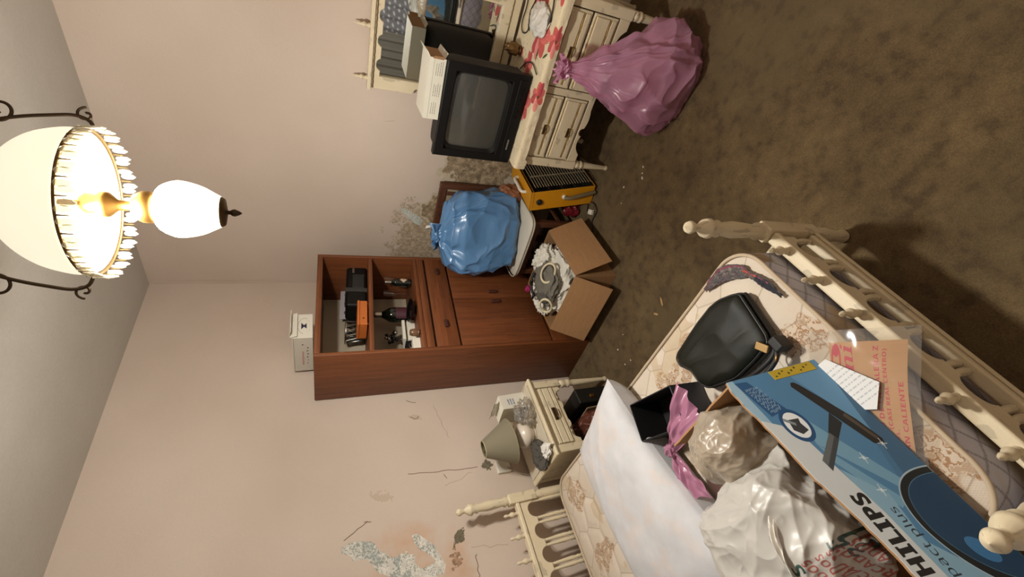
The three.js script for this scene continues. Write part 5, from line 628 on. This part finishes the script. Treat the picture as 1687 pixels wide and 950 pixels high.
    q.fillStyle = '#101010'; q.textAlign = 'right'; q.font = 'bold 138px sans-serif'; q.save(); q.translate(X(0.312), Y(0.236)); q.scale(1.1, 1.28); q.fillText('PHILIPS', 0, 0); q.lineWidth = 6; q.strokeStyle = '#101010'; q.strokeText('PHILIPS', 0, 0); q.restore(); q.fillStyle = '#23303a'; q.font = '78px sans-serif'; q.save(); q.translate(X(0.352), Y(0.186)); q.scale(1.25, 1.15); q.fillText('impact plus', 0, 0); q.restore();
  }));
  const prof = (x0, x1, yb) => { const s = new THREE.Shape(), n = 40, r = rng(77); s.moveTo(x0, yb); for (let k = 0; k <= n; k++) { const x = mix(x0, x1, k / n); s.lineTo(x, topY(x) + (r() - 0.5) * 0.004); } s.lineTo(x1, yb); s.closePath(); return s; };
  const flat = (geo) => { const p = geo.attributes.position, q = geo.attributes.uv; for (let i = 0; i < p.count; i++) q.setXY(i, (L - p.getZ(i)) / L, p.getY(i) / 0.36); return geo; };
  // shapes are drawn with x as the length along the bed and then turned so that x runs along +z
  const face = (th) => { const e = extrude(prof(0, L, 0), th, 0); const p = e.attributes.position, n = e.attributes.normal; for (let i = 0; i < p.count; i++) { const x = p.getX(i), z = p.getZ(i); p.setXYZ(i, z, p.getY(i), x); } const nn = new Float32Array(p.count * 3); const q = e.clone(); const ar = Array.from(p.array); for (let i = 0; i < p.count; i += 3) { for (let k = 0; k < 3; k++) { const a = ar[(i + 1) * 3 + k]; ar[(i + 1) * 3 + k] = ar[(i + 2) * 3 + k]; ar[(i + 2) * 3 + k] = a; } } const o = new THREE.BufferGeometry(); o.setAttribute('position', new THREE.Float32BufferAttribute(ar, 3)); o.setAttribute('uv', new THREE.BufferAttribute(new Float32Array(p.count * 2), 2)); o.computeVertexNormals(); return o; };
  part(g, 'front_panel', flat(face(t)), M.card, [-t, 0, 0]); part(g, 'printed_face', flat(face(0.0012)), phy({ map: art, roughness: 0.45, clearcoat: 0.15, clearcoatRoughness: 0.35 }), [0.0001, -0.0001, 0]);
  part(g, 'side_panel', metreUV(extrude((() => { const s = new THREE.Shape(), r = rng(12); s.moveTo(0, 0); s.lineTo(D, 0); s.lineTo(D, 0.33); for (let k = 11; k >= 0; k--) s.lineTo(D * k / 12, mix(0.352, 0.33, k / 12) + (r() - 0.5) * 0.005); s.closePath(); return s; })(), t, 0)), M.card, [-D - 0.001, 0, 0.0]); part(g, 'printed_side', metreUV(extrude(poly([[0.001, 0], [D - 0.001, 0], [D - 0.001, 0.325], [0.001, 0.325]]), 0.0012, 0)), std({ color: 0x5f8fb6, roughness: 0.45 }), [-D - 0.001, 0, -0.0016]); // its outline is mirrored so that the tall end meets the front
  part(g, 'side_panel', rbox(D - t, 0.27, t, 0.001), M.card, [-D / 2 - t / 2, 0.135, L - t / 2]); part(g, 'back_panel', rbox(t, 0.2, L - 2 * t, 0.001), M.card, [-D + t / 2, 0.1, L / 2]); part(g, 'bottom_panel', rbox(D - 2 * t, t, L - 2 * t, 0.001), M.card, [-D / 2, t / 2, L / 2]);
  part(g, 'inner_flap', rbox(0.004, 0.09, 0.1, 0.001), M.whiteCard, [-D + 0.03, 0.24, 0.07], [0, 0, 0.35]);
  const lt = asTexture(draw(128, 256, (q, w, h) => { q.fillStyle = '#b39a2a'; q.fillRect(0, 0, w, h); q.fillStyle = '#3c3716'; const r = rng(9); for (let k = 0; k < 9; k++) q.fillRect(30 + (k % 3) * 26, 18 + k * 25, 16 + r() * 14, 10); }));
  part(g, 'yellow_label', new THREE.BoxGeometry(0.0008, 0.165, 0.026), std({ map: lt, roughness: 0.5 }), [0.0018, 0.105, 0.0142]).userData.label = 'yellow printed label';
  // the soft carton has sagged: its walls lean back over the bags
  const sag = new THREE.Matrix4().set(1, -0.28, 0, 0, 0, 0.617, 0, 0, 0, -0.085, 1, 0, 0, 0, 0, 1);
  for (const c of g.children) { c.updateMatrix(); c.geometry = c.geometry.clone().applyMatrix4(c.matrix).applyMatrix4(sag); c.position.set(0, 0, 0); c.rotation.set(0, 0, 0); if (!c.geometry.index) c.geometry.computeVertexNormals(); }
}
// bags in the carton
{
  const c = thing('translucent_bag', 'translucent plastic bag of beige cloth bulging out of the blue carton', 'bag', [1.525, 0.655, 2.325]);
  part(c, 'beige_contents', blob(0.095, 0.115, 0.08, { seed: 81, lump: 0.08, crease: 0.1, freq: 1.5, nu: 80, nv: 56 }), std({ color: 0xb39b7a, roughness: 0.9 })); part(c, 'plastic_film', blob(0.115, 0.14, 0.094, { seed: 84, lump: 0.04, crease: 0.07, freq: 1.3, nu: 150, nv: 110, pw: 0.9, facet: 0.8, nf: 42 }), phy({ color: 0xc4b6a1, roughness: 0.36, transmission: 0.5, thickness: 0, clearcoat: 0.12, clearcoatRoughness: 0.25, side: THREE.DoubleSide }));
  const bagTex = asTexture(draw(1024, 1024, (q, w, h) => { q.fillStyle = '#cbc7bf'; q.fillRect(0, 0, w, h); q.save(); q.translate(840, 440); q.rotate(0.25); q.fillStyle = '#1f2c58'; q.font = 'bold 100px sans-serif'; q.fillText('S', -30, 30); q.restore(); q.fillStyle = '#38554f'; q.font = 'bold 84px sans-serif'; q.fillText('S', 350, 760); q.fillText('35', 330, 930); q.fillStyle = '#a8433a'; q.font = 'bold 40px sans-serif'; for (let k = 0; k < 4; k++) { q.globalAlpha = 0.75; q.save(); q.translate(60, 830 + k * 44); q.rotate(-0.12); q.fillText('SUPERMERCADOS', 0, 0); q.restore(); } }));
  const w = thing('white_shopping_bag', 'crumpled glossy white shopping bag with blue and red print in the blue carton', 'bag', [1.475, 0.66, 2.545]);
  const body = blob(0.205, 0.15, 0.175, { seed: 88, lump: 0.045, crease: 0.07, freq: 1.1, nu: 260, nv: 180, pw: 0.85, facet: 1.2, nf: 54, fold: 0.03 });
  part(w, 'bag_body', body, phy({ map: bagTex, roughness: 0.42, clearcoat: 0.2, clearcoatRoughness: 0.3, transmission: 0.32, thickness: 0 }));
  part(w, 'bag_contents', blob(0.15, 0.1, 0.11, { seed: 97, lump: 0.14, crease: 0.12, nu: 60, nv: 44, pw: 0.7 }), std({ color: 0x7d6a55, roughness: 0.9 }), [0.02, -0.015, 0.01]);
  { const p = body.attributes.position, q = body.attributes.uv; for (let i = 0; i < p.count; i++) q.setXY(i, (0.25 - p.getZ(i)) / 0.5, 1 - (p.getX(i) + 0.25) / 0.5); }
  part(w, 'bag_handle', slabSheet(60, 12, (u, v) => [-0.0 + 0.2 * (u - 0.3), 0.12 + 0.035 * Math.sin(u * 5) + 0.012 * n3(u * 7, v * 3, 2), 0.08 + 0.09 * Math.sin(u * 3.1) * 0.5 + (v - 0.5) * 0.05], 0.0016), phy({ color: 0xd8d4ca, roughness: 0.3, clearcoat: 0.3 })); part(w, 'bag_handle', slabSheet(60, 12, (u, v) => [0.13 - 0.05 * u, 0.11 + 0.05 * Math.sin(u * 3.1) + 0.01 * n3(u * 7, v * 3, 5), -0.06 + 0.18 * u + (v - 0.5) * 0.045 * Math.sin(u * 3.1)], 0.0016), phy({ color: 0xd8d4ca, roughness: 0.3, clearcoat: 0.3 }));
  const p = thing('pink_bag_scrap', 'crumpled pink plastic bag squeezed between black box and blue carton', 'bag', [1.35, 0.585, 2.2]); const pk = phy({ color: 0xc88aa8, roughness: 0.3, transmission: 0.45, thickness: 0, clearcoat: 0.3, side: THREE.DoubleSide });
  part(p, 'bag_sheet', slabSheet(40, 40, (u, v) => { const fan = mix(0.012, 0.085, v); return [-0.1 + v * 0.2 + 0.012 * n3(u * 5, v * 5, 1), 0.045 + 0.02 * Math.sin(v * 3) + 0.018 * n3(u * 6, v * 3, 4) + 0.012 * Math.abs(Math.sin(u * 9 + v)) * v, 0.0 + (u - 0.5) * fan * 2 - 0.05 * v]; }, 0.0015), pk); part(p, 'bag_sheet', slabSheet(30, 30, (u, v) => [-0.1 - v * 0.03 + (u - 0.6) * (0.03 + 0.1 * v), 0.045 - 0.03 * v + 0.012 * n3(u * 6, v * 5, 8), 0.0 + v * 0.16 + 0.012 * Math.sin(u * 8)], 0.0015), pk); part(p, 'bag_twist', blob(0.02, 0.018, 0.02, { seed: 93, crease: 0.3, nu: 36, nv: 26 }), pk, [-0.1, 0.05, 0.0]);
}
// ------------------------------------------------------------------ on the floor
{
  const chip = std({ color: 0xb08d5e, roughness: 0.9 }), plasterBit = std({ color: 0xc9bfae, roughness: 0.95 }), r = rng(123);
  const bit = (s) => { const g = new THREE.IcosahedronGeometry(s, 1), p = g.attributes.position; for (let i = 0; i < p.count; i++) { const k = 1 + 0.35 * n3(p.getX(i) * 60, p.getY(i) * 60, p.getZ(i) * 60 + s * 900); p.setXYZ(i, p.getX(i) * k * 1.4, p.getY(i) * k * 0.6, p.getZ(i) * k); } g.computeVertexNormals(); return g; };
  [[1.1, 1.365, 0.05, 1.1, 'longer splinter of pale wood on the carpet beside the bed'], [1.02, 1.385, 0.035, -0.9, 'shorter splinter of pale wood on the carpet beside the bed']].forEach(([x, z, l, a, lab]) => { const o = solo('wood_splinter', lab, 'splinter', extrude(poly([[-l / 2, -0.004], [l * 0.2, -0.007], [l / 2, 0.0], [l * 0.1, 0.006], [-l / 2, 0.005]]), 0.004, 0.001).rotateX(-PI / 2), chip, [x, 0.001, z]); o.rotation.y = a; });
  const spots = [[1.56, 0.748, 0.005], [1.51, 0.785, 0.007], [1.385, 0.675, 0.005], [1.53, 0.765, 0.004], [0.613, 1.3, 0.005], [0.6, 1.405, 0.004], [0.66, 1.42, 0.004], [0.72, 1.27, 0.003], [1.3, 0.72, 0.003]];
  spots.forEach(([x, z, s], i) => solo('plaster_crumb', 'small pale crumb of fallen plaster lying on the brown carpet', 'crumb', bit(s), plasterBit, [x, s * 0.45, z], 'plaster crumbs on the carpet').rotation.set(0, r() * 6, 0));
  const pg = thing('power_plug', 'white power plug with trailing cord on the carpet beside the heater', 'plug', [1.09, 0.002, 0.505], 0.4); part(pg, 'plug_body', rbox(0.035, 0.028, 0.04, 0.006), M.whiteCard, [0, 0.014, 0]); for (const s of [-1, 1]) part(pg, 'prong', rbox(0.003, 0.006, 0.018, 0.0008), M.brass, [s * 0.008, 0.014, 0.028]); part(pg, 'cord', tube([[0, 0.014, -0.02], [0.0, 0.01, -0.05], [0.05, 0.005, -0.06], [0.06, 0.005, 0.0], [0.02, 0.005, 0.05], [-0.06, 0.005, 0.02], [-0.12, 0.006, 0.06]], 0.004, 60, 6), M.cable);
}
// ------------------------------------------------------------------ curtains on wall_front, seen in the mirror
{
  const rodY = 2.25; const rod = thing('curtain_rod', 'brass curtain rod on the wall opposite the mirror', 'rod', [1.15, rodY, ROOM.z - 0.1]); part(rod, 'rod', lathe([[0.0001, -1], [0.01, -1], [0.01, 1], [0.0001, 1]], 16).rotateZ(PI / 2), M.brass); for (const s of [-1, 1]) { part(rod, 'rod_finial', new THREE.SphereGeometry(0.02, 18, 12), M.brass, [s * 1.015, 0, 0]); part(rod, 'bracket', rbox(0.02, 0.03, 0.1, 0.004), M.brass, [s * 0.9, 0.0, 0.055]); }
  const cm = std({ color: 0x8a867f, roughness: 0.9, bumpMap: weave, bumpScale: 0.0008 }); const drape = (x0, x1, ph) => slabSheet(150, 8, (u, v) => { const k = 1 - v * 0.06 * Math.sin(u * 3); return [mix(x0, x1, u) + 0.004 * Math.sin(u * 60), rodY - 0.022 - v * 2.18, ROOM.z - 0.06 + 0.024 * Math.sin(u * 52 + ph + v * 0.6) * k + 0.01 * Math.sin(u * 21 + v * 2)]; }, 0.003);
  solo('grey_curtain', 'plain grey pleated curtain hanging on the wall opposite the mirror', 'curtain', drape(0.25, 1.02, 0), cm);
  const lace = asTexture(draw(512, 1024, (g, w, h) => { g.fillStyle = '#8b8b92'; g.fillRect(0, 0, w, h); g.fillStyle = '#ededf2'; for (let j = 0; j < 40; j++) for (let i = 0; i < 18; i++) { g.beginPath(); g.ellipse(i * 30 + (j % 2) * 15, j * 26, 8, 5, 0.4, 0, 7); g.fill(); } }));
  solo('lace_curtain', 'pale dotted lace curtain hanging beside the plain grey curtain', 'curtain', drape(1.03, 2.05, 1.4), std({ map: lace, roughness: 0.85 }));
}

scene.traverse((o) => { if (o.isMesh) { o.castShadow = true; o.receiveShadow = true; } });
renderer.render(scene, camera);
